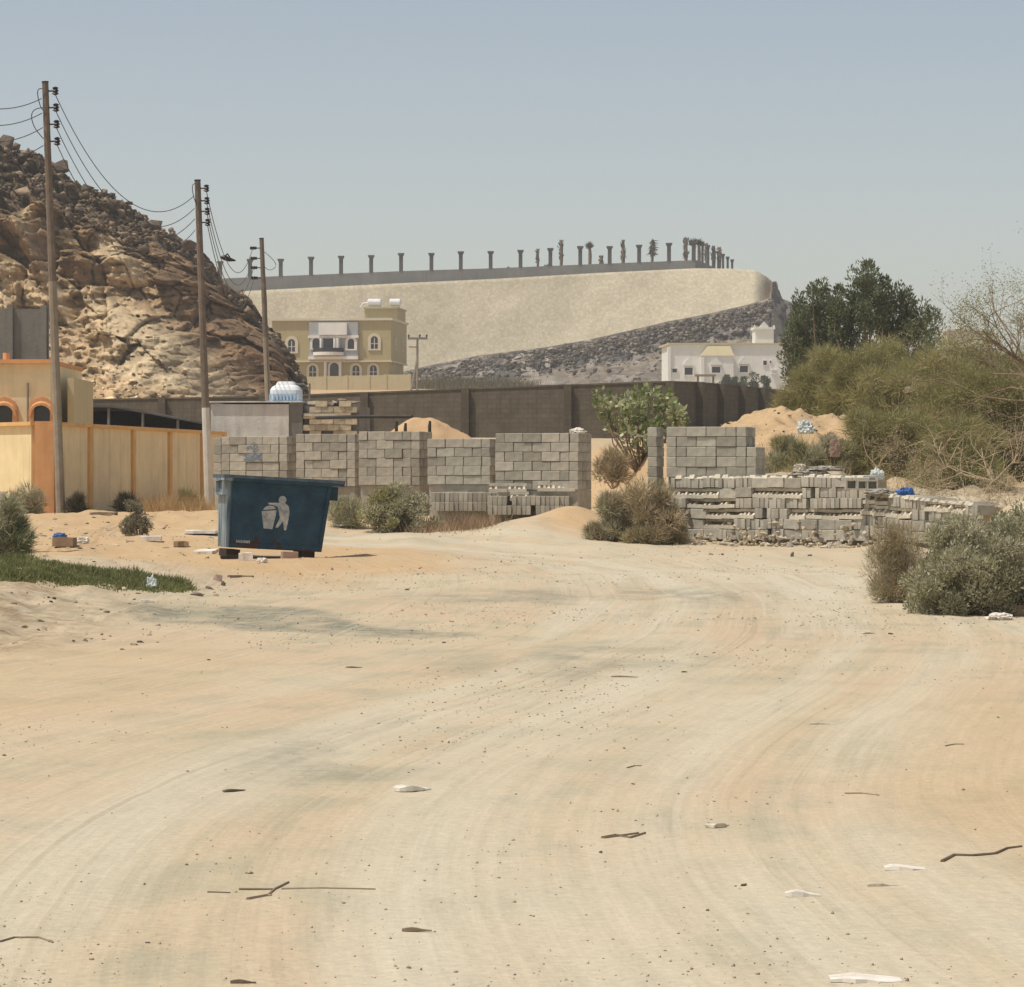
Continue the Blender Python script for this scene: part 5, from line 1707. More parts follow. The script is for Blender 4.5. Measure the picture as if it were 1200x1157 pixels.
def t_pole():
    D = 335.0; q = D / FPX
    r = empty('power_pylon', W(488, 456, D), 0, 'small braced two-leg power pole with a crossarm beside the villa', 'utility pole')
    h = (456 - 397) * q
    mb = MB(); mb.tube([(1.0 * q, 0, -1), (1.2 * q, 0, h)], .12, 6); mb.build('pole_shaft', M['pole_low'], r)
    mb = MB(); mb.tube([(-8 * q, 0, -1), (1 * q, 0, h * .62)], .11, 6); mb.build('brace', M['pole_low'], r)
    mb = MB(); mb.box(-10 * q, 13 * q, -.25, -.12, h - .1, h + .12); mb.build('crossarm', M['grey_dark'], r)
    mb = MB(); mb.box(-9 * q, 1 * q, -.25, -.12, h * .82, h * .82 + .12); mb.build('crossarm', M['grey_dark'], r)
    for a in (-9, 4, 12):
        mb = MB(); mb.tube([(a * q, -.18, h + .12), (a * q, -.18, h + .34), (a * q, -.18, h + .42)], [.07, .12, .05], 6); mb.build('insulator', M['insul'], r)


t_pole()

# ------------------------------------------------------------------ vegetation
def rvec(n, g):
    v = g.normal(size=(n, 3)); return v / np.linalg.norm(v, axis=1)[:, None]


def leaf_quads(P_, d, nrm, L_, w):
    """diamond leaves: base P_, direction d, width dir from nrm"""
    side = np.cross(d, nrm); side /= np.maximum(np.linalg.norm(side, axis=1), 1e-6)[:, None]
    L_ = np.asarray(L_)[:, None]; w = np.asarray(w)[:, None]
    a = P_; b = P_ + d * L_ * .45 + side * w * .5; c = P_ + d * L_; e = P_ + d * L_ * .45 - side * w * .5
    V = np.stack([a, b, c, e], 1).reshape(-1, 3)
    F = np.arange(len(V)).reshape(-1, 4)
    return V, F


def blades(P_, d, L_, w, g):
    """thin triangles"""
    side = np.cross(d, rvec(len(P_), g)); side /= np.maximum(np.linalg.norm(side, axis=1), 1e-6)[:, None]
    L_ = np.asarray(L_)[:, None]; w = np.asarray(w)[:, None]
    V = np.stack([P_ - side * w * .5, P_ + side * w * .5, P_ + d * L_], 1).reshape(-1, 3)
    return V, np.arange(len(V)).reshape(-1, 3)


def lobes_in(shape, n, g, w, dp, h, lo=.0):
    """random lobe centres under a dome outline"""
    out = []
    while len(out) < n:
        x, y, z = g.uniform(-1, 1), g.uniform(-1, 1), g.uniform(lo, 1)
        if shape == 'dome' and x * x + y * y + z * z > .85: continue
        if shape == 'flat' and x * x + y * y > .9: continue
        out.append((x * w / 2, y * dp / 2, z * h))
    return np.array(out)


def bush(name, label, cat, base, w, dp, h, nlobe, lobe_r, nleaf, leaf, cols, seed, kind='leaf', mt='leaf', group=None, shape='dome', up=.5, stems=True, stem_mat='bark', stem_r=.02, tips=None, zsq=.8, twigs=0, lobes=None):
    g = np.random.default_rng(seed)
    root = empty(name, base, 0, label, cat, group)
    C = lobes_in(shape, nlobe, g, w, dp, h) if lobes is None else np.array(lobes)
    if lobes is None:
        # pull the lobes inward so the outline fits the size given
        C[:, 0] *= max(.1, 1 - 2 * lobe_r * .7 / w); C[:, 1] *= max(.1, 1 - 2 * lobe_r * .7 / max(dp, .01)); C[:, 2] = np.clip(C[:, 2] * (1 - lobe_r * .6 / h), .05, None)
    if lobes is None and len(C) > 8:
        q_ = g.random(len(C)) < .22
        C[q_] *= g.uniform(1.05, 1.28, int(q_.sum()))[:, None]
    which = g.integers(0, len(C), nleaf)
    rad = lobe_r * g.uniform(.45, 1.35, len(C))
    dirs = rvec(nleaf, g)
    rr = g.uniform(.25, 1.0, nleaf) ** .6
    P_ = C[which] + dirs * (rad[which] * rr)[:, None] * np.array([1, 1, zsq])
    keep = P_[:, 2] > .0
    P_, dirs, which = P_[keep], dirs[keep], which[keep]
    n = len(P_)
    L_ = leaf[0] * g.uniform(.6, 1.35, n); wd = leaf[1] * g.uniform(.7, 1.3, n)
    d = dirs * .55 + rvec(n, g) * .55 + np.array([0, 0, up]); d /= np.linalg.norm(d, axis=1)[:, None]
    V, F = leaf_quads(P_, d, rvec(n, g), L_, wd) if kind == 'leaf' else blades(P_, d, L_, wd, g)
    cols = np.array(cols)
    lobe_c = g.integers(0, len(cols), len(C))
    ci = np.where(g.random(n) < .6, lobe_c[which], g.integers(0, len(cols), n))
    c = cols[ci] * g.uniform(.72, 1.3, n)[:, None]
    k = 4 if kind == 'leaf' else 3
    link('foliage', fast_mesh('foliage', V, F, M[mt], np.repeat(c, k, 0)), root)
    if stems:
        mb = MB()
        m_ = min(len(C), 46)
        for i in g.choice(len(C), m_, replace=False):
            e = C[i]; b = np.array([e[0] * .12, e[1] * .12, -.15]); mid = (b + e) / 2 + g.normal(size=3) * .08 * h + np.array([e[0] * .12, 0, -.04 * h])
            mb.tube([b, mid, e], [stem_r, stem_r * .7, stem_r * .3], 5, False)
            for _ in range(twigs):
                t = g.uniform(.35, 1); s0 = mid + (e - mid) * t
                dv = g.normal(size=3); dv[2] = abs(dv[2]) * .7; dv = dv / np.linalg.norm(dv) * lobe_r * g.uniform(.7, 1.6)
                mb.tube([s0, s0 + dv * .5 + g.normal(size=3) * .03, s0 + dv], [stem_r * .45, stem_r * .3, stem_r * .12], 4, False)
        mb.build('stems', M[stem_mat], root)
    return root


def at_ground(px, D, dz=0.0):
    x = X(px, D); return (x, D, zgs(x, D) + dz)


OL = [(0.34, 0.315, 0.135), (0.285, 0.275, 0.11), (0.42, 0.38, 0.19), (0.22, 0.21, 0.08)]
GG = [(0.44, 0.42, 0.285), (0.36, 0.35, 0.225), (0.52, 0.495, 0.36), (0.29, 0.285, 0.17)]
DRY = [(0.40, 0.32, 0.20), (0.33, 0.265, 0.16), (0.46, 0.38, 0.25), (0.26, 0.23, 0.125)]
GRN = [(0.145, 0.17, 0.085), (0.115, 0.14, 0.07), (0.185, 0.21, 0.11), (0.12, 0.13, 0.072)]
CAL = [(0.31, 0.36, 0.16), (0.24, 0.30, 0.12), (0.42, 0.45, 0.26), (0.19, 0.24, 0.09), (0.52, 0.53, 0.36)]

# tall dark conocarpus behind the thicket: upright flame-shaped clumps
def flame_tree():
    D = 112.0; q = D / FPX
    bz = zgs(X(1005, D), D)
    g = np.random.default_rng(77)
    x0 = X(1005, D)
    L_ = []
    heads = [(940, 345), (952, 338), (966, 332), (985, 336), (994, 345), (1003, 322), (1012, 318), (1021, 306), (1026, 322), (1041, 327), (1051, 338), (1063, 341), (1067, 356), (1082, 358), (1090, 366), (934, 366), (925, 388), (975, 352), (1034, 345)]
    for p, y in heads:
        zt = Zp(y, D) - bz
        x = (p - 1005) * q; yy = g.uniform(-.9, .9)
        for k in range(9):
            f = k / 8
            L_.append((x + g.normal() * .10 * (.3 + f) - x * .06 * f, yy + g.normal() * .15, zt - .12 - f * 1.9))
    for k in range(46):
        p, y = g.uniform(925, 1085), g.uniform(362, 440)
        L_.append(((p - 1005) * q, g.uniform(-1.3, 1.3), Zp(y, D) - bz))
    return bush('conocarpus_tree', 'tall dark green tree with upright pointed clumps rising behind the olive thicket', 'tree', (x0, D, bz), 4.6, 3, 5, 0, .30, 30000, (.13, .05), GRN, 78, lobes=L_, up=.6, stem_mat='bark', stem_r=.06, zsq=1.25)


flame_tree()
# small dark bushes in front of the white house
for k, (p, y0, y1, w, lab) in enumerate(((845, 438, 456, 1.1, 'small dark tree by the pergola in front of the white house'), (851, 434, 456, 1.0, 'narrow dark tree just right of the pergola'), (861, 441, 456, .8, 'shortest dark bush in front of the white house'),
                                         (871, 432, 456, 1.0, 'dark pointed tree below the right window of the white house'), (884, 427, 456, 1.3, 'tallest dark tree in front of the right end of the white house'), (897, 437, 458, 1.1, 'dark bush left of the thicket edge by the white house'), (904, 445, 460, 1.0, 'low dark bush at the corner between white house and thicket'))):
    D = 380.0
    zb = Zp(y1, D) - 1.0; h = Zp(y0, D) - zb
    r = bush('dark_tree', lab, 'tree', (X(p, D), D, zb), w * 1.25, w * 1.2, h, 12, .42, 1500, (.26, .14), GRN, 300 + k, group='dark trees in front of the white house', stem_r=.06)
# olive tamarisk thicket
TH = [
    # px, D, w(px), top py, base py, n lobes, leaves, label
    (968, 96, 122, 394, 468, 40, 15000, 'leftmost olive thicket bush, low and rounded, overhanging the earth mound'),
    (1030, 92, 130, 390, 500, 52, 24000, 'tallest rounded olive thicket bush below the dark tree'),
    (1100, 88, 140, 416, 530, 62, 28000, 'broad olive thicket bush right of the earth mound top'),
    (1175, 84, 130, 412, 530, 46, 18000, 'olive thicket bush under the bare thorn branches at the right edge'),
    (1075, 82, 140, 440, 548, 50, 20000, 'lower olive thicket bush spilling toward the low wall'),
    (1150, 78, 150, 440, 566, 54, 22000, 'front olive thicket bush tangled with pale dead branches'),
    (1045, 73, 100, 482, 562, 34, 11000, 'near olive bush crowding the low wall behind the hollow blocks'),
    (1125, 71, 110, 484, 575, 36, 12000, 'near olive bush behind the low wall end, laced with pale branches'),
    (1250, 82, 130, 402, 560, 36, 12000, 'olive thicket bush continuing past the right edge'),
]
for k, (p, D, wpx, yt, yb, nl, nf, lab) in enumerate(TH):
    q = D / FPX
    zb = min(Zp(yb, D), zgs(X(p, D), D) + .1); h = Zp(yt, D) - zb
    bush('tamarisk_bush', lab, 'bush', (X(p, D), D, zb), wpx * q * 1.12, 2.6, h, int(nl * 2.2), .36, int(nf * 2.1), (.30, .013), OL if k != 4 else OL[:3] + [(.16, .15, .08)], 400 + k, kind='blade', group='olive thicket behind the low wall', up=.12, stem_r=.022, twigs=4, stem_mat='bark', shape='flat' if k in (2, 3, 4, 5, 6) else 'dome', zsq=.62)


def branches(name, label, cat, base, n, reach, seed, mt='twig', r0=.02, spread=(1, 1, 1), group=None, depth=3, lean=(0, 0, .6), leaf=None):
    g = np.random.default_rng(seed)
    root = empty(name, base, 0, label, cat, group)
    mb = MB(); tips = []

    def grow(p, d, l, r, lev):
        pts = [p]; q = p.copy(); dd = d.copy()
        for _ in range(3):
            dd = dd + g.normal(size=3) * .28; dd /= np.linalg.norm(dd); q = q + dd * l / 3; pts.append(q.copy())
        mb.tube(pts, [r, r * .8, r * .62, r * .45], 4 if lev else 5, False)
        tips.append(q)
        if lev < depth:
            for _ in range(g.integers(2, 4)):
                t = g.integers(1, 4)
                nd = dd + g.normal(size=3) * .75 * np.array(spread); nd /= np.linalg.norm(nd)
                grow(pts[t], nd, l * g.uniform(.5, .8), r * .5, lev + 1)
    for _ in range(n):
        d = g.normal(size=3) * np.array(spread) + np.array(lean); d /= np.linalg.norm(d)
        grow(np.array([g.normal() * .05, g.normal() * .05, -.05]), d, reach * g.uniform(.4, .62), r0, 0)
    mb.build('branches', M[mt], root)
    if leaf:
        nl, size, cols = leaf
        T = np.array(tips); idx = g.integers(0, len(T), nl)
        P_ = T[idx] + g.normal(size=(nl, 3)) * .12
        d = rvec(nl, g)
        V, F = leaf_quads(P_, d, rvec(nl, g), np.full(nl, size) * g.uniform(.6, 1.3, nl), np.full(nl, size * .45))
        c = np.array(cols)[g.integers(0, len(cols), nl)] * g.uniform(.8, 1.2, nl)[:, None]
        link('foliage', fast_mesh('foliage', V, F, M['leaf'], np.repeat(c, 4, 0)), root)
    return root


# thin thorn tree against the sky, right edge
branches('thorn_tree', 'sparse bare thorn tree with long grey branches against the sky at the right edge', 'tree', (X(1262, 74), 74, Zp(470, 74)), 10, 4.2, 912, 'bark', .034, (1.0, .5, .55), lean=(-.75, 0, .55), leaf=(9000, .05, [(.30, .29, .13), (.24, .24, .11)]), depth=4)
branches('thorn_tree', 'arching grey thorn branch reaching left over the thicket below the sky', 'tree', (X(1205, 76), 76, Zp(425, 76)), 5, 2.6, 915, 'bark', .03, (.6, .4, .35), lean=(-1.0, 0, .32), leaf=(2200, .05, [(.30, .29, .13), (.24, .24, .11)]))
for k, (p, D, yb, n, rc, lab) in enumerate(((1110, 70, 545, 7, 1.5, 'tangle of pale dead branches leaning out of the thicket above the low wall'), (1165, 68, 560, 8, 1.7, 'larger tangle of bleached dead branches before the olive thicket at the right'),
                                           (1085, 66.5, 600, 6, 1.3, 'dry bare shrub standing behind the low wall end'), (1150, 64, 610, 7, 1.3, 'dry brown branches rising behind the saltbush'))):
    branches('dead_shrub', lab, 'dead shrub', (X(p, D), D, Zp(yb, D)), n, rc, 930 + k, 'twig', .016, (1, .6, .8), 'pale dead shrubs by the low wall', 3, (0, 0, .7))
branches('thorn_tree', 'low spreading thorn tree with thin green haze just above the thicket at the right', 'tree', (X(1172, 79), 79, Zp(440, 79)), 9, 2.6, 921, 'bark', .022, (1.0, .5, .5), lean=(-.25, 0, .7), leaf=(7000, .05, [(.30, .29, .13), (.24, .24, .11)]), depth=4)
for k, (p, D, yb, n, rc, lab) in enumerate(((1100, 67, 590, 7, 1.1, 'grey-brown dry brush massed directly behind the sinking wall end'), (1135, 63, 600, 8, 1.2, 'tangled dry brush between the saltbush and the wall end'), (1185, 62, 600, 9, 1.5, 'tall dry brush behind the saltbush at the right edge'),
                                           (1070, 69, 560, 6, 1.0, 'small bare twiggy shrub behind the blue bag on the wall'), (1190, 72, 540, 8, 1.8, 'high bleached brush in front of the olive thicket at the right edge'), (1030, 70, 545, 5, 1.0, 'small bleached twigs left of the blue bag behind the wall'))):
    branches('dead_shrub', lab, 'dead shrub', (X(p, D), D, Zp(yb, D)), n, rc, 960 + k, 'twig', .010, (1, .6, .8), 'pale dead shrubs by the low wall', 4, (0, 0, .7), leaf=(900, .04, [(.42, .34, .21), (.34, .29, .17)]))
# broad-leaved bush behind the gap
def calotropis():
    D = 79.0; q = D / FPX; bz = Zp(548, D)
    g = np.random.default_rng(9); L_ = []
    spots = [(762, 455), (770, 470), (748, 462), (735, 470), (722, 474), (712, 480), (740, 485), (757, 485), (775, 488), (790, 478), (796, 492), (752, 500), (735, 503), (765, 506), (720, 496), (782, 462), (748, 520), (760, 524), (706, 466), (793, 486), (728, 487), (768, 495), (745, 474)]
    for p, y in spots:
        L_.append(((p - 752) * q, g.uniform(-.5, .5), Zp(y, D) - bz)); L_.append(((p - 752 + g.normal() * 4) * q, g.uniform(-.5, .5), Zp(y + 8, D) - bz))
    return bush('broadleaf_bush', 'tall pale green broad-leaved bush growing in the gap between the block stacks', 'bush', (X(752, D), D, bz), 2.2, 1.4, 2, 0, .19, 1250, (.15, .10), CAL, 10, lobes=L_, up=.3, stem_r=.022, twigs=1)


calotropis()
# shrubs
SH = [
    ('olive_shrub', (461, 69.5), 612, 562, 94, 'round olive shrub standing against the block stacks', OL[:2] + GG[1:3], 16000, 'leaf', (.075, .022), 42, .22),
    ('olive_shrub', (405, 70.5), 612, 572, 44, 'low pale olive shrub partly hidden by the skip rim end', GG[:2] + OL[2:3], 2600, 'blade', (.18, .016), 12, .2),
    ('dry_bush', (762, 66.5), 624, 552, 96, 'large dry brown bush at the road edge below the broad-leaved bush', DRY + OL[2:3], 19000, 'blade', (.17, .014), 48, .24),
    ('dry_bush', (715, 66.8), 622, 572, 56, 'greyer left half bush of the dry clump beside the sand bank', DRY[:2] + GG[:2], 10000, 'blade', (.16, .014), 18, .22),
    ('dry_bush', (718, 77), 560, 520, 50, 'yellow-brown dry weeds behind the gap between the stacks', DRY, 3500, 'blade', (.2, .014), 14, .2),
    ('olive_shrub', (930, 72), 556, 510, 96, 'olive shrub on the mound right of the detached stack', OL[2:] + GG[:2], 13000, 'blade', (.16, .016), 26, .24),
    ('olive_shrub', (985, 73), 556, 506, 80, 'grey-green shrub above the step of the low wall', GG[1:] + OL[2:3], 12000, 'blade', (.16, .016), 24, .24),
    ('dry_bush', (1052, 40.5), 690, 605, 86, 'dry brown bush left of the big saltbush at the road edge', DRY + GG[:1], 15000, 'blade', (.12, .006), 46, .17),
    ('saltbush', (1136, 37), 727, 592, 168, 'large grey-green saltbush spreading over the right road edge', GG, 42000, 'leaf', (.05, .017), 95, .17),
    ('saltbush', (1208, 37.3), 728, 578, 160, 'grey-green saltbush cut off by the right edge', GG, 40000, 'leaf', (.05, .017), 90, .17),
    ('saltbush', (8, 47), 655, 578, 62, 'soft grey-green bush at the left edge above the grass strip', GG[:2] + [(.17, .20, .10)], 9000, 'blade', (.16, .012), 20, .2),
    ('saltbush', (160, 66), 612, 584, 40, 'small ash-grey shrub in front of the compound wall', [(.28, .26, .19), (.22, .21, .14)], 3600, 'leaf', (.06, .02), 18, .14),
    ('dark_weed', (147, 80.5), 602, 566, 34, 'dark weed clump at the foot of the compound wall', [(.06, .055, .03), (.08, .07, .04)], 2400, 'blade', (.2, .018), 9, .16),  # blades coloured nearly black
    ('dark_weed', (92, 81), 596, 572, 28, 'low dark weed patch right of the nearest pole foot', [(.10, .09, .045), (.08, .07, .04)], 1500, 'blade', (.2, .018), 8, .14),
    ('dark_weed', (222, 92), 588, 552, 26, 'thin olive weed against the far end of the compound wall', OL, 1200, 'blade', (.2, .014), 8, .14),
    ('olive_shrub', (35, 79), 592, 560, 60, 'pale weeds below the orange corner pillar', GG[:2] + DRY[:1], 2600, 'blade', (.22, .016), 14, .18),
]
for k, (nm, (p, D), yb, yt, wpx, lab, cols, nf, kd, lf, nl, lr) in enumerate(SH):
    q = D / FPX
    zb = min(Zp(yb, D), zgs(X(p, D), D) + .02) if yb > 590 else Zp(yb, D) - .1
    zb = zgs(X(p, D), D) if yb > 590 else zb
    h = max(Zp(yt, D) - zb, .3)
    cat = 'bush' if 'weed' not in nm else 'weed'
    bush(nm, lab, cat, (X(p, D), D, zb), wpx * q * 1.05, min(2.0, wpx * q), h, nl, lr, nf, lf, cols, 500 + k, kind=kd, mt='leaf' if 'dry' not in nm else 'straw', up=.45, stem_r=.008 + .004 * (D > 60), twigs=4, stem_mat='twig' if 'dry' in nm or 'salt' in nm else 'bark')


def grass_patch(name, label, cat, pts, n, L_, w, cols, seed, kind=None, mt='leaf', up=1.2):
    """blades over scattered ground points"""
    g = np.random.default_rng(seed)
    P_ = np.array(pts)[g.integers(0, len(pts), n)]
    x = P_[:, 0] + g.normal(size=n) * P_[:, 2]; y = P_[:, 1] + g.normal(size=n) * P_[:, 3]
    z = zg(x, y) - .01
    d = rvec(n, g) * .6 + np.array([0, 0, up]); d /= np.linalg.norm(d, axis=1)[:, None]
    clump = np.clip(1 + .8 * vnoise(x * 3, y * 3, 0 * x, seed), .35, 2)
    V, F = blades(np.c_[x, y, z], d, L_ * g.uniform(.5, 1.4, n) * clump, np.full(n, w), g)
    cc = np.array(cols)
    c = cc[g.integers(0, len(cc), n)] * g.uniform(.75, 1.25, n)[:, None]
    o = empty('x', tuple(P_[0, :2]) + (0,)) if False else None
    ob = link(name, fast_mesh(name, V, F, M[mt], np.repeat(c, 3, 0)))
    return tag(ob, label, cat, kind=kind)


gpts = []
for p in np.linspace(-60, 215, 40):
    yc = np.interp(p, [-60, 0, 120, 215], [660, 665, 679, 690]); hw = np.interp(p, [-60, 0, 120, 190, 215], [13, 13, 9, 6, 2])
    for dy in (-1, -.5, 0, .5, .9):
        try:
            D = solve_D(p, yc + dy * hw * .85); gpts.append((X(p, D), D, .06, .25))
        except Exception: pass
grass_patch('grass_strip', 'strip of low green grass along the left bank', 'grass', gpts, 34000, .07, .022, [(.17, .20, .065), (.135, .17, .052), (.22, .235, .095), (.28, .25, .13)], 600, 'stuff', up=.7)
grass_patch('dry_grass', 'orange dry grass at the foot of the compound wall left of the second pole', 'dry grass', [(X(p, D), D, .25, .8) for p in range(172, 246, 8) for D in (84, 87)], 5000, .34, .014, [(.46, .30, .14), (.40, .27, .13), (.5, .36, .19)], 601, 'stuff', 'straw')
grass_patch('dry_grass', 'pinkish dry grass before the ribbed block course right of the olive shrub', 'dry grass', [(X(p, 69.5), 69.5, .2, .5) for p in range(500, 572, 8)], 3000, .22, .012, [(.40, .28, .18), (.34, .25, .15)], 602, 'stuff', 'straw')
grass_patch('dry_grass', 'thin dry weeds scattered on the earth mound behind the low wall', 'dry grass', [(X(p, D), D, .6, 1.0) for p in range(840, 1080, 14) for D in (72, 76)], 3200, .2, .012, [(.36, .29, .17), (.28, .25, .14)], 603, 'stuff', 'straw')
# vegetation at the base of the far hill, behind the boundary wall
grass_patch('hillside_scrub', 'olive scrub at the foot of the far hill behind the boundary wall', 'scrub', [(X(p, D), D, 1.4, 3) for p in range(500, 620, 8) for D in (395, 402)], 6000, 1.1, .09, [(.16, .14, .07), (.13, .12, .06), (.2, .17, .09)], 604, 'stuff')


# palms and pollarded trunks along the far parapet
def palm(p, yt, w, tuft, lab, k, D=467.0):
    q = D / FPX; yb = 318
    zb = Zp(yb, D)
    r = empty('palm_tree', (X(p, D), D, zb), 0, lab, 'palm tree', 'trimmed palms along the hilltop parapet')
    h = Zp(yt, D) - zb
    mb = MB(); mb.tube([(0, 0, 0), (.05, 0, h * .5), (0.0, 0, h * (.96 if not tuft else .8))], [w * .42, w * .5, w * .34], 7); mb.build('trunk', M['bark'], r)
    g = np.random.default_rng(700 + k); n = 130 if tuft else 110
    if tuft == 1: d = rvec(n, g) * .7 + np.array([0, 0, .75]); P_ = np.tile([0, 0, h * .74], (n, 1)) + g.normal(size=(n, 3)) * .1; L_ = h * .2
    elif tuft == 2: d = rvec(n, g) * .6 + np.array([.25, 0, -.55]); P_ = np.c_[np.zeros(n), np.zeros(n), g.uniform(.5, .95, n) * h]; L_ = h * .2
    else: d = rvec(n, g) * .5 + np.array([0, 0, .9]); P_ = np.c_[g.normal(size=n) * w * .25, g.normal(size=n) * w * .25, g.uniform(.3, .9, n) * h]; L_ = h * .13
    d /= np.linalg.norm(d, axis=1)[:, None]
    V, F = leaf_quads(P_, d, rvec(n, g), L_ * g.uniform(.6, 1.2, n), np.full(n, .16))
    c = np.array([(.085, .085, .045), (.06, .065, .035), (.13, .105, .06)])[g.integers(0, 3, n)]
    link('crown', fast_mesh('crown', V, F, M['leaf'], np.repeat(c, 4, 0)), r)


for k, (p, yt, w, tf, lab) in enumerate(((630, 291, .38, 0, 'thin wrapped palm, leftmost of those on the hilltop parapet'), (657.5, 280, .5, 0, 'tall wrapped palm second from the left on the hilltop'), (691, 281, .5, 1, 'palm with a spreading tuft on the hilltop parapet'), (704.5, 299, .55, 0, 'short palm stump right of the tufted palm on the parapet'),
                                          (730, 280, .55, 0, 'tall wrapped palm between two columns near the middle right of the parapet'), (764, 277, .42, 2, 'palm with drooping dead fronds on the hilltop parapet'), (803.5, 277, .5, 0, 'wrapped palm at the start of the hilltop corner cluster'),
                                          (812, 277, .5, 1, 'tufted palm in the corner cluster, second from its left'), (819, 277, .5, 1, 'tallest tufted palm in the corner cluster on the hilltop'), (828, 284, .6, 0, 'bushy palm inside the corner cluster on the hilltop'), (836, 287, .6, 0, 'bushy palm near the right of the corner cluster'), (843, 289, .5, 0, 'rightmost bushy palm of the hilltop corner cluster'))):
    palm(p, yt, w, tf, lab, k, 467.0 if k < 9 else 480)
for p, yt, lab in ((595, 309, 'tiny shrub showing over the parapet left of the palms'), (639, 308, 'small shrub showing over the parapet beside the thin palm'), (643, 307, 'small leafy shrub touching a parapet column')):
    D = 466.0
    bush('small_shrub', lab, 'bush', (X(p, D), D, Zp(318, D)), .7, .6, Zp(yt, D) - Zp(318, D), 5, .2, 160, (.2, .1), GRN, int(p), group='small shrubs over the parapet', stems=False)

# ------------------------------------------------------------------ litter, stones and sticks
STM = {}
def stone_me(mt, k):
    key = (mt, k)
    if key not in STM: STM[key] = rock_mesh('stone', M[mt], 900 + k * 7 + len(mt), 2 if k < 4 else 1, .72)
    return STM[key]


def stone(px, py, wpx, mt, label, group=None, hr=.6, name='stone', cat='stone', pos=None):
    x, D, z = pos or G(px, py)
    r = wpx / FPX * D / 2
    o = link(name, stone_me(mt, random.randint(0, 5)), None, (x, D, z + r * hr * .25), (random.uniform(-.2, .2), random.uniform(-.2, .2), random.uniform(0, 6.28)))
    o.scale = (r, r * random.uniform(.7, 1.0), r * hr / .72)
    return tag(o, label, cat, group)


def crumple(px, py, wpx, hpx, mt, label, cat, name, seed, pos=None, dp=.8):
    """crumpled plastic, paper or sacking"""
    x, D, z = pos or G(px, py)
    s = D / FPX; w, h = wpx * s / 2, hpx * s
    bm = bmesh.new(); bmesh.ops.create_icosphere(bm, subdivisions=4, radius=1.0)
    co = np.array([v.co[:] for v in bm.verts])
    f = 1 + .5 * np.abs(fbm(co[:, 0] * 1.6 + seed, co[:, 1] * 1.6, co[:, 2] * 1.6, 3, seed)) + .18 * vnoise(co[:, 0] * 5, co[:, 1] * 5, co[:, 2] * 5, seed)
    a1 = worley2(co[:, 0] * 1.8 + seed, co[:, 2] * 1.8 + co[:, 1], seed)
    f = f - .25 * sstep(.15, 0, a1[1] - a1[0])
    co = co * (f / 1.25)[:, None]
    co[:, 2] = np.where(co[:, 2] < -.55, -.55, co[:, 2])
    for v, c in zip(bm.verts, co): v.co = Vector((c[0] * w, c[1] * w * dp, (c[2] + .5) * h * .66))
    me = bpy.data.meshes.new(name); bm.to_mesh(me); bm.free(); me.materials.append(M[mt])
    o = link(name, me, None, (x, D, z), (0, 0, random.uniform(-.3, .3)))
    return tag(o, label, cat)


def board(px, py, wpx, tpx, dp, mt, label, cat, name, yaw=0.0, tilt=0.0, roll=0.0, group=None, edge=None):
    x, D, z = G(px, py)
    s = D / FPX
    w, t = wpx * s, max(tpx * s, .006)
    g = random.Random(int(px * 7 + py))
    n = 9; top, bot = [], []
    out = [(-.5, -.45), (-.2, -.52), (.2, -.46), (.5, -.5), (.53, 0), (.48, .5), (.1, .46), (-.25, .53), (-.52, .42)]
    pts = [(a * w + g.uniform(-.02, .02) * w, b * dp + g.uniform(-.05, .05) * dp) for a, b in out]
    mb = MB(); n = len(pts)
    mb.add([(a, b, 0) for a, b in pts] + [(a, b, t + g.uniform(0, .35) * t) for a, b in pts], [tuple(range(n))[::-1], tuple(range(n, 2 * n))] + [(i, (i + 1) % n, (i + 1) % n + n, i + n) for i in range(n)])
    o = mb.build(name, M[mt], None, (x, D, z + .002), (tilt, roll, yaw))
    return tag(o, label, cat, group)


def stick(pts, r, label, mt='wood', group=None, name='stick', lift=.3):
    """thin stick lying along ground points given in photo rows and columns"""
    q = [Vector(G(*p)) for p in pts]
    o = q[0].copy()
    rr = [r * (1 - .4 * i / len(q)) for i in range(len(q))]
    mb = MB(); mb.tube([p - o + Vector((0, 0, r * lift)) for p in q], rr, 6)
    return tag(mb.build(name, M[mt], None, o), label, 'stick', group)


# on the bank at the left
board(177, 634, 24, 4.5, .45, 'litter_white', 'white polystyrene slab lying on the sand left of the skip', 'slab', 'foam_slab', .1)
board(235, 626, 36, 3, .7, 'litter_white', 'broad pale sheet lying just behind the left end of the skip', 'sheet', 'pale_sheet', .05)
board(241, 649, 24, 3.5, .4, 'litter_white', 'dirty white board by the lower left corner of the skip', 'board', 'board', -.25, .1)
board(212, 641, 17, 5, .35, 'card', 'dark brown flattened carton between the foam slab and the skip', 'carton', 'carton', .1)
crumple(70, 631, 18, 7, 'litter_blue', 'crumpled blue plastic on the sand at the left bank', 'plastic', 'blue_plastic', 3)
board(76, 641, 24, 9, .4, 'card', 'brown open carton below the crumpled blue plastic', 'carton', 'carton', -.1)
crumple(97, 637, 16, 9, 'litter_white', 'grey white plastic bag right of the brown carton', 'plastic bag', 'plastic_bag', 8)
crumple(37, 631, 9, 7, 'litter_white', 'small white scrap beside the left edge bush', 'scrap', 'paper_scrap', 9)
crumple(178, 692, 13, 16, 'bag', 'pale see-through plastic bag standing at the end of the grass strip', 'plastic bag', 'plastic_bag', 12)
stone(257, 682, 22, 'stone_pink', 'large pinkish stone on top of the little pile by the grass end', 'stones by the end of the grass strip', .8)
stone(247, 691, 16, 'stone', 'pale stone left in the little pile by the grass end', 'stones by the end of the grass strip', .6)
stone(263, 687, 12, 'stone_dark', 'dark stone at the right of the little pile by the grass end', 'stones by the end of the grass strip', .8)
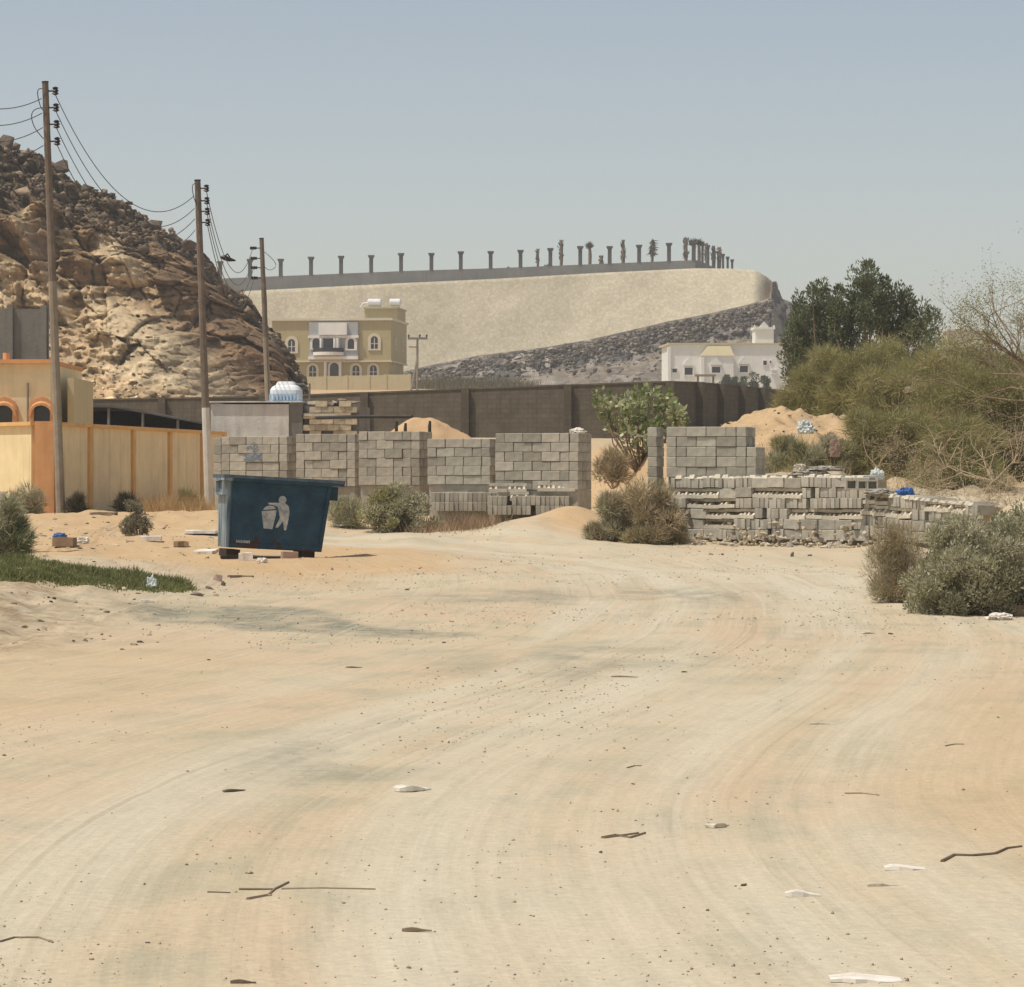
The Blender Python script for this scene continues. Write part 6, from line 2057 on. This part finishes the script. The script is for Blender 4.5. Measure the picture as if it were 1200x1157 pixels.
stone(229, 698, 22, 'stone', 'flat grey stone beside the tip of the grass strip', 'stones by the end of the grass strip', .4)
stone(254, 699, 14, 'stone_pink', 'low reddish stone in front of the little stone pile', 'stones by the end of the grass strip', .4)
stone(146, 692, 9, 'rubble', 'white rounded stone at the lower edge of the grass strip', 'stones by the end of the grass strip', .7)
board(172, 706, 15, 2, .15, 'litter_white', 'white flake below the see-through plastic bag', 'scrap', 'paper_scrap', .2)
stick([(268, 677), (282, 676.5), (297, 677)], .025, 'thin straight stick lying right of the little stone pile')
board(95, 596, 36, 3, .3, 'wood', 'dark board leaning low at the foot of the nearest pole', 'board', 'board', -.15, .2, .06)
board(122, 604, 30, 2.5, .3, 'wood', 'weathered board lying right of the nearest pole foot', 'board', 'board', -.2)
# round the skip
board(288, 657, 16, 7, .2, 'litter_white', 'white lump under the front left of the skip', 'litter', 'litter_lump', .1)
bk = link('concrete_block', B_HALF.copy(), None, (X(331, 59.0), 59.0, zgs(X(331, 59.0), 59.0) - .02), (0, .04, .25)); bk.scale = (1.45, 1, .85)
bk.data.materials.clear(); bk.data.materials.append(M['stone_pink'])
tag(bk, 'single pinkish block set under the front edge of the skip', 'concrete block')
crumple(307, 660, 14, 6, 'litter_white', 'white crumpled scrap right of the lump under the skip', 'scrap', 'paper_scrap', 14)
stone(390, 668, 9, 'rubble', 'white pebble on the sand right of the skip', None, .7)
crumple(402, 618, 24, 6, 'litter_white', 'white torn sheet at the road edge right of the skip', 'sheet', 'torn_sheet', 15)
crumple(392, 612, 12, 8, 'litter_white', 'white ball of plastic behind the torn sheet by the skip', 'plastic', 'plastic_ball', 16)
board(270, 655, 22, 3, .25, 'rust', 'dark trampled scrap below the left corner of the skip', 'scrap', 'metal_scrap', .1)
# by the dry bush and low wall
crumple(765, 618, 15, 11, 'bag', 'grey plastic bag caught in front of the dry bush', 'plastic bag', 'plastic_bag', 21)
crumple(778, 620, 12, 6, 'litter_white', 'white paper scrap right of the grey bag by the dry bush', 'scrap', 'paper_scrap', 22)
crumple(752, 622, 16, 4, 'litter_white', 'flat white scrap left of the grey bag by the dry bush', 'scrap', 'paper_scrap', 23)
crumple(813, 611, 15, 12, 'litter_blue', 'blue plastic rag between the dry bush and the low wall', 'rag', 'blue_rag', 24)
crumple(1062, 577, 22, 9, 'litter_blue', 'blue plastic bag lying on top of the low wall end', 'plastic bag', 'plastic_bag', 25, (X(1062, 63.7), 63.7, Zp(580, 63.7)))
crumple(1030, 575, 34, 8, 'litter_grey', 'grey sacking folded over the low wall beside the blue bag', 'sack', 'cement_sack', 26, (X(1032, 63.9), 63.9, Zp(580, 63.9)))
for k, (p, y, w, h, lab) in enumerate(((950, 557, 48, 7, 'flattened lower grey cement sack on the low wall'), (968, 551, 44, 6, 'upper grey cement sack on the low wall, lying over the other'), (937, 552, 16, 10, 'pale folded sack end propped left of the grey cement sacks'))):
    crumple(p, y, w, h, 'litter_grey' if k < 2 else 'mortar', lab, 'sack', 'cement_sack', 30 + k, (X(p, 65.7), 65.7, Zp(y + 1, 65.7)), .7)
crumple(978, 530, 14, 22, 'stone_pink', 'faded pinkish rag hanging in the grey-green shrub over the wall step', 'rag', 'pink_rag', 33, (X(978, 69), 69, Zp(535, 69)), .5)
crumple(1028, 557, 18, 12, 'bag', 'dull green grey plastic bag behind the hollow blocks', 'plastic bag', 'plastic_bag', 34, (X(1028, 66.4), 66.4, Zp(562, 66.4)), .6)
crumple(1065, 456, 11, 7, 'rubble', 'pale plastic scrap snagged high in the olive thicket', 'scrap', 'plastic_scrap', 35, (X(1065, 80.6), 80.6, Zp(460, 80.6)), .4)
crumple(945, 505, 22, 17, 'bag', 'shiny clear plastic bag on the slope of the earth mound', 'plastic bag', 'plastic_bag', 36, (X(944, 74.5), 74.5, Zp(508, 74.5)), .6)
crumple(677, 508, 19, 7, 'litter_white', 'white sack lying on the top right corner of the widest stack', 'sack', 'white_sack', 37, (X(677, 71.9), 71.9, Zp(508.5, 71.9)), .8)
stone(930, 472, 11, 'stone', 'grey rock sitting on the crest of the earth mound', 'rocks on the earth mound', .9)
stone(893, 477, 13, 'rubble', 'flat pale rock on the left shoulder of the earth mound', 'rocks on the earth mound', .35)
for k in range(34):
    p, y = random.uniform(830, 1010), random.uniform(480, 520)
    try: stone(p, y, random.uniform(3, 8), random.choice(['stone', 'stone_dark', 'stone_pink']), 'small clod or stone embedded in the slope of the earth mound', 'small stones on the earth mound', .6)
    except Exception: pass
# white cloth and card at the lower right
crumple(1172, 727, 34, 9, 'litter_white', 'crumpled white sheet at the foot of the saltbush by the right edge', 'sheet', 'torn_sheet', 41)
crumple(1183, 709, 30, 10, 'litter_white', 'white rag tucked under the saltbush, above the crumpled sheet', 'rag', 'white_rag', 42)
board(1196, 722, 22, 10, .15, 'card', 'brown cardboard piece at the right edge beside the white sheet', 'cardboard', 'cardboard', .3)
crumple(1091, 719, 11, 8, 'litter_white', 'small white scrap at the left foot of the saltbush', 'scrap', 'paper_scrap', 43)
crumple(1069, 717, 6, 5, 'litter_white', 'tiny white scrap left of the saltbush foot', 'scrap', 'paper_scrap', 44)
# white cabinet at the left edge
mb = MB(); mb.box(-.25, .05, 0, .3, 0, .42); mb.box(-.28, .08, -.03, .33, .423, .46)
x_, D_ = X(1, 60), 60.0
cb = mb.build('white_box', M['litter_white'], None, (x_, D_, Zp(600, D_) - .1)); tag(cb, 'white upright box at the left edge behind the grey-green bush', 'box')
mb = MB(); mb.box(-.2, .0, -.012, -.003, .1, .36); mb.build('door', M['tank'], cb)
mb = MB(); mb.box(-.27, .07, -.02, .32, -.6, -.003); mb.build('plinth', M['mortar'], cb)
# rubble at the foot of the low wall
for k in range(240):
    p = 786 + 250 * random.random() ** .9
    xx = X(p, 66); dd = random.uniform(.05, 1.15) ** 1.2
    yy = float(lw_y(xx)) - .1 - dd
    zz = zgs(xx, yy) + max(0, .5 * (1 - dd / .9)) * random.uniform(0, 1)
    w = random.choice([5, 6, 7, 7, 8, 10, 13])
    mt = random.choice(['rubble', 'rubble', 'rubble', 'stone', 'mortar', 'block'])
    stone(p, 0, w, mt, 'pale broken block rubble at the foot of the low wall', 'broken rubble along the low wall', .75, 'rubble_chunk', 'rubble', (xx, yy, zz))
for k in range(46):
    p = random.uniform(790, 1010); yy = 66.2 - (p - 792) / 220 * 1.9 + random.uniform(.45, .95)
    xx = X(p, yy); yy = float(lw_y(xx)) + random.uniform(.02, .5)
    stone(p, 0, random.choice([3, 4, 5, 6, 8]), random.choice(['rubble', 'stone', 'mortar', 'sand_heap']), 'broken bits and dirt clods lying along the top of the low wall', 'debris on top of the low wall', .6, 'rubble_chunk', 'rubble', (xx, yy, Zp(559.5, 66)))
board(852, 612, 40, 3, .3, 'wood', 'flat brown board lying in the rubble under the low wall', 'board', 'board', .05)
board(880, 617, 30, 3, .3, 'card', 'flattened carton in the rubble right of the brown board', 'carton', 'carton', -.05)
# stones scattered on the track
MIDS = [(520, 754, 10, 'lone dark stone on the track at the end of the grey gravel streak'), (802, 788, 13, 'dark wedge-shaped stone right of the middle of the track'), (658, 811, 8, 'dark stone alone at the middle of the track'),
        (245, 774, 9, 'dark upright stone on the left of the track'), (165, 773, 5, 'small dark stone left of the upright one on the sand'), (107, 750, 12, 'dark clod at the foot of the left bank'),
        (742, 921, 9, 'dark pebble above the forked stick in the foreground'), (873, 1042, 16, 'dark flat clod left of the white-topped stick'), (173, 1108, 12, 'pale-topped stone near the lower left corner'), (220, 905, 7, 'small black stone on the left of the foreground'),
        (477, 692, 12, 'flat dark stone by the orange sand edge'), (705, 1001, 16, 'flat dark chip just below the forked stick'), (862, 1042, 7, 'small dark chip beside the flat clod'), (1170, 842, 9, 'flat stone on the sand at far right of the track'), (1043, 744, 18, 'flat chip on the track left of the saltbush foot')]
for px_, py_, w, lab in MIDS: stone(px_, py_, w * .8, 'stone_dark', lab, 'dark stones on the track', .36)
rs = random.Random(21)
spots = []
for k in range(30): spots.append((rs.gauss(660, 130), rs.gauss(778, 20)))
for k in range(20): spots.append((rs.gauss(690, 170), rs.gauss(697, 14)))
for k in range(12): spots.append((rs.uniform(40, 420), rs.uniform(690, 770)))
for k in range(14): spots.append((rs.uniform(20, 1180), rs.uniform(830, 1140)))
for k in range(80): spots.append((rs.uniform(40, 260), rs.uniform(605, 660)))
for k in range(12): spots.append((rs.uniform(380, 520), rs.uniform(655, 690)))
for p, y in spots:
    if y < 660 and p < 270: w = rs.choice([3, 3, 4, 5, 6, 8, 10])
    elif y < 830: w = rs.choice([2, 2, 3, 3, 3, 4, 5])
    else: w = rs.choice([2, 3, 3, 4])
    stone(p, y, w, rs.choice(['stone_dark', 'stone', 'stone', 'rubble']), 'small stone lying loose on the sandy ground', 'small loose stones on the sand', .34)


def gravel():
    g = np.random.default_rng(99); P_, S_ = [], []
    n = 26000
    D = 8.5 + 80 * g.random(n) ** 1.9
    x = g.uniform(-.17, .17, n) * D
    nn = fbm(x * .6, D * .25, 0 * x, 3, 55)
    keep = g.random(n) < np.clip(.35 + 1.1 * nn, .05, 1)
    x, D = x[keep], D[keep]; z = zg(x, D)
    sz = np.minimum(np.abs(g.normal(0, .0019, len(x))) + .0012, .008) * (1 + D / 18)
    C_ = [(0.34, 0.28, 0.20), (0.23, 0.19, 0.14), (0.38, 0.31, 0.215), (0.50, 0.45, 0.35), (0.42, 0.35, 0.25)]
    scatter_rocks('gravel', np.c_[x, D, z + sz * .2], sz, M['rock_small'], 'fine gravel and pebbles scattered over the sandy track', 'gravel', lambda k, r: np.array(C_[r.integers(0, 5)]), 8)


M['rock_small'] = pig_mat('pebble', .95, .2, 30, .15, 20, .005)
rs2 = random.Random(77)
for k in range(50):
    stone(rs2.uniform(0, 190), rs2.uniform(695, 762), rs2.choice([4, 5, 6, 8, 11]), rs2.choice(['stone', 'rubble', 'stone_dark', 'stone']), 'stone on the stony left bank below the grass strip', 'stones on the left bank', .45)
gravel()
# sticks and wrappers in the foreground
def slat(pa, pb, w, t, mt, label, group=None, name='wood_slat', cat='stick'):
    """flat splinter lying on the ground between two photo points"""
    if mt == 'stone_dark': w, t, mt = w * .6, t * .6, 'wood'
    a, b = Vector(G(*pa)), Vector(G(*pb))
    d = b - a; L_ = d.length
    g = random.Random(int(pa[0])); n = 6; up, lo = [], []
    for i in range(n + 1):
        u = i / n; tp = w * (.35 + .65 * math.sin(math.pi * min(max(u, .06), .94)) ** .5)
        up.append((u * L_, tp * .5 + g.uniform(-.1, .1) * w)); lo.append((u * L_, -tp * .5 + g.uniform(-.1, .1) * w))
    poly = lo + up[::-1]; m_ = len(poly)
    mb = MB(); mb.add([(p, q, .0) for p, q in poly] + [(p, q, t * (.8 + .5 * math.sin(p / L_ * 5))) for p, q in poly], [tuple(range(m_))[::-1], tuple(range(m_, 2 * m_))] + [(i, (i + 1) % m_, (i + 1) % m_ + m_, i + m_) for i in range(m_)])
    o = mb.build(name, M[mt], None, a + Vector((0, 0, .002)), (0, 0, math.atan2(d.y, d.x)))
    return tag(o, label, cat, group)


slat((464, 929), (501, 927), .10, .02, 'litter_white', 'white split slat lying alone left of centre in the foreground')
slat((920, 1054), (961, 1052), .06, .016, 'litter_white', 'pale dark-edged slat at lower right, below the other white slat')
slat((1036, 1022), (1084, 1020), .10, .012, 'litter_white', 'leaf-shaped white slat at the right of the foreground')
slat((1016, 1042), (1052, 1040), .04, .008, 'mortar', 'thin pale splinter just below the leaf-shaped white slat')
slat((832, 971), (848, 969), .07, .014, 'mortar', 'short pale chip right of the forked stick')
slat((972, 1152), (1056, 1151), .13, .01, 'litter_white', 'long white wrapper at the bottom edge of the picture', None, 'wrapper', 'wrapper')
slat((471, 1097), (506, 1095), .03, .015, 'stone_dark', 'short black stick near the bottom centre')
slat((270, 1155), (300, 1156), .03, .012, 'stone_dark', 'dark stick cut by the bottom edge at left')
slat((1010, 744), (1024, 743), .05, .01, 'mortar', 'pale flake on the track before the dry bush')
slat((948, 850), (980, 849), .05, .006, 'mortar', 'thin pale straw on the right of the track')
slat((262, 929), (286, 929), .03, .008, 'wood', 'short flat brown stick on the left foreground')
slat((405, 783), (424, 783), .06, .01, 'stone_dark', 'flat dark chip left of the stony patch')
slat((716, 794), (748, 794), .06, .012, 'stone_dark', 'long flat dark chip in the stony patch')
stick([(706, 984), (722, 982), (738, 984), (756, 979)], .008, 'forked weathered stick right of centre in the foreground')
stick([(708, 986), (730, 980), (748, 979)], .007, 'thin twig crossing the forked weathered stick')
stick([(1104, 1013), (1118, 1006), (1140, 1004), (1166, 1002), (1180, 996), (1197, 995)], .008, 'wavy dark branch lying at the right edge of the foreground')
stick([(280, 1045), (310, 1046.5), (320, 1043)], .006, 'thin twig left of the long straw in the foreground')
stick([(290, 1057), (314, 1052), (322, 1045), (338, 1036)], .007, 'bent dark twig crossing the long straw')
stick([(330, 1044), (380, 1044), (440, 1045)], .005, 'long thin straw lying across the left foreground')
stick([(243, 1049), (270, 1048)], .004, 'short thin straw at the left end of the twigs')
for k, (a, b) in enumerate((((735, 901), (752, 900)), ((990, 931), (1030, 934)), ((1108, 876), (1130, 874)), ((0, 1105), (34, 1101)), ((30, 1101), (62, 1106)))):
    stick([a, ((a[0] + b[0]) / 2, (a[1] + b[1]) / 2 - .8), b], .005, 'fine dry straw lying on the sandy foreground', 'wood', 'fine straws on the foreground')


# ------------------------------------------------------------------ air: thin desert haze round the whole scene
def build_haze(density):
    mb = MB(); mb.box(-3900, 3900, -120, 2900, -1.5, 46)
    m = bpy.data.materials.new('haze'); m.use_nodes = True
    nt = m.node_tree; nt.nodes.clear()
    o = nt.nodes.new('ShaderNodeOutputMaterial'); v = nt.nodes.new('ShaderNodeVolumePrincipled')
    v.inputs['Color'].default_value = (0.96, 0.95, 0.92, 1); v.inputs['Density'].default_value = density; v.inputs['Anisotropy'].default_value = 0.2
    nt.links.new(v.outputs[0], o.inputs['Volume'])
    h = mb.build('haze', m)
    tag(h, 'thin pale desert haze over the whole place', 'haze', kind='stuff')


build_haze(0.00048)
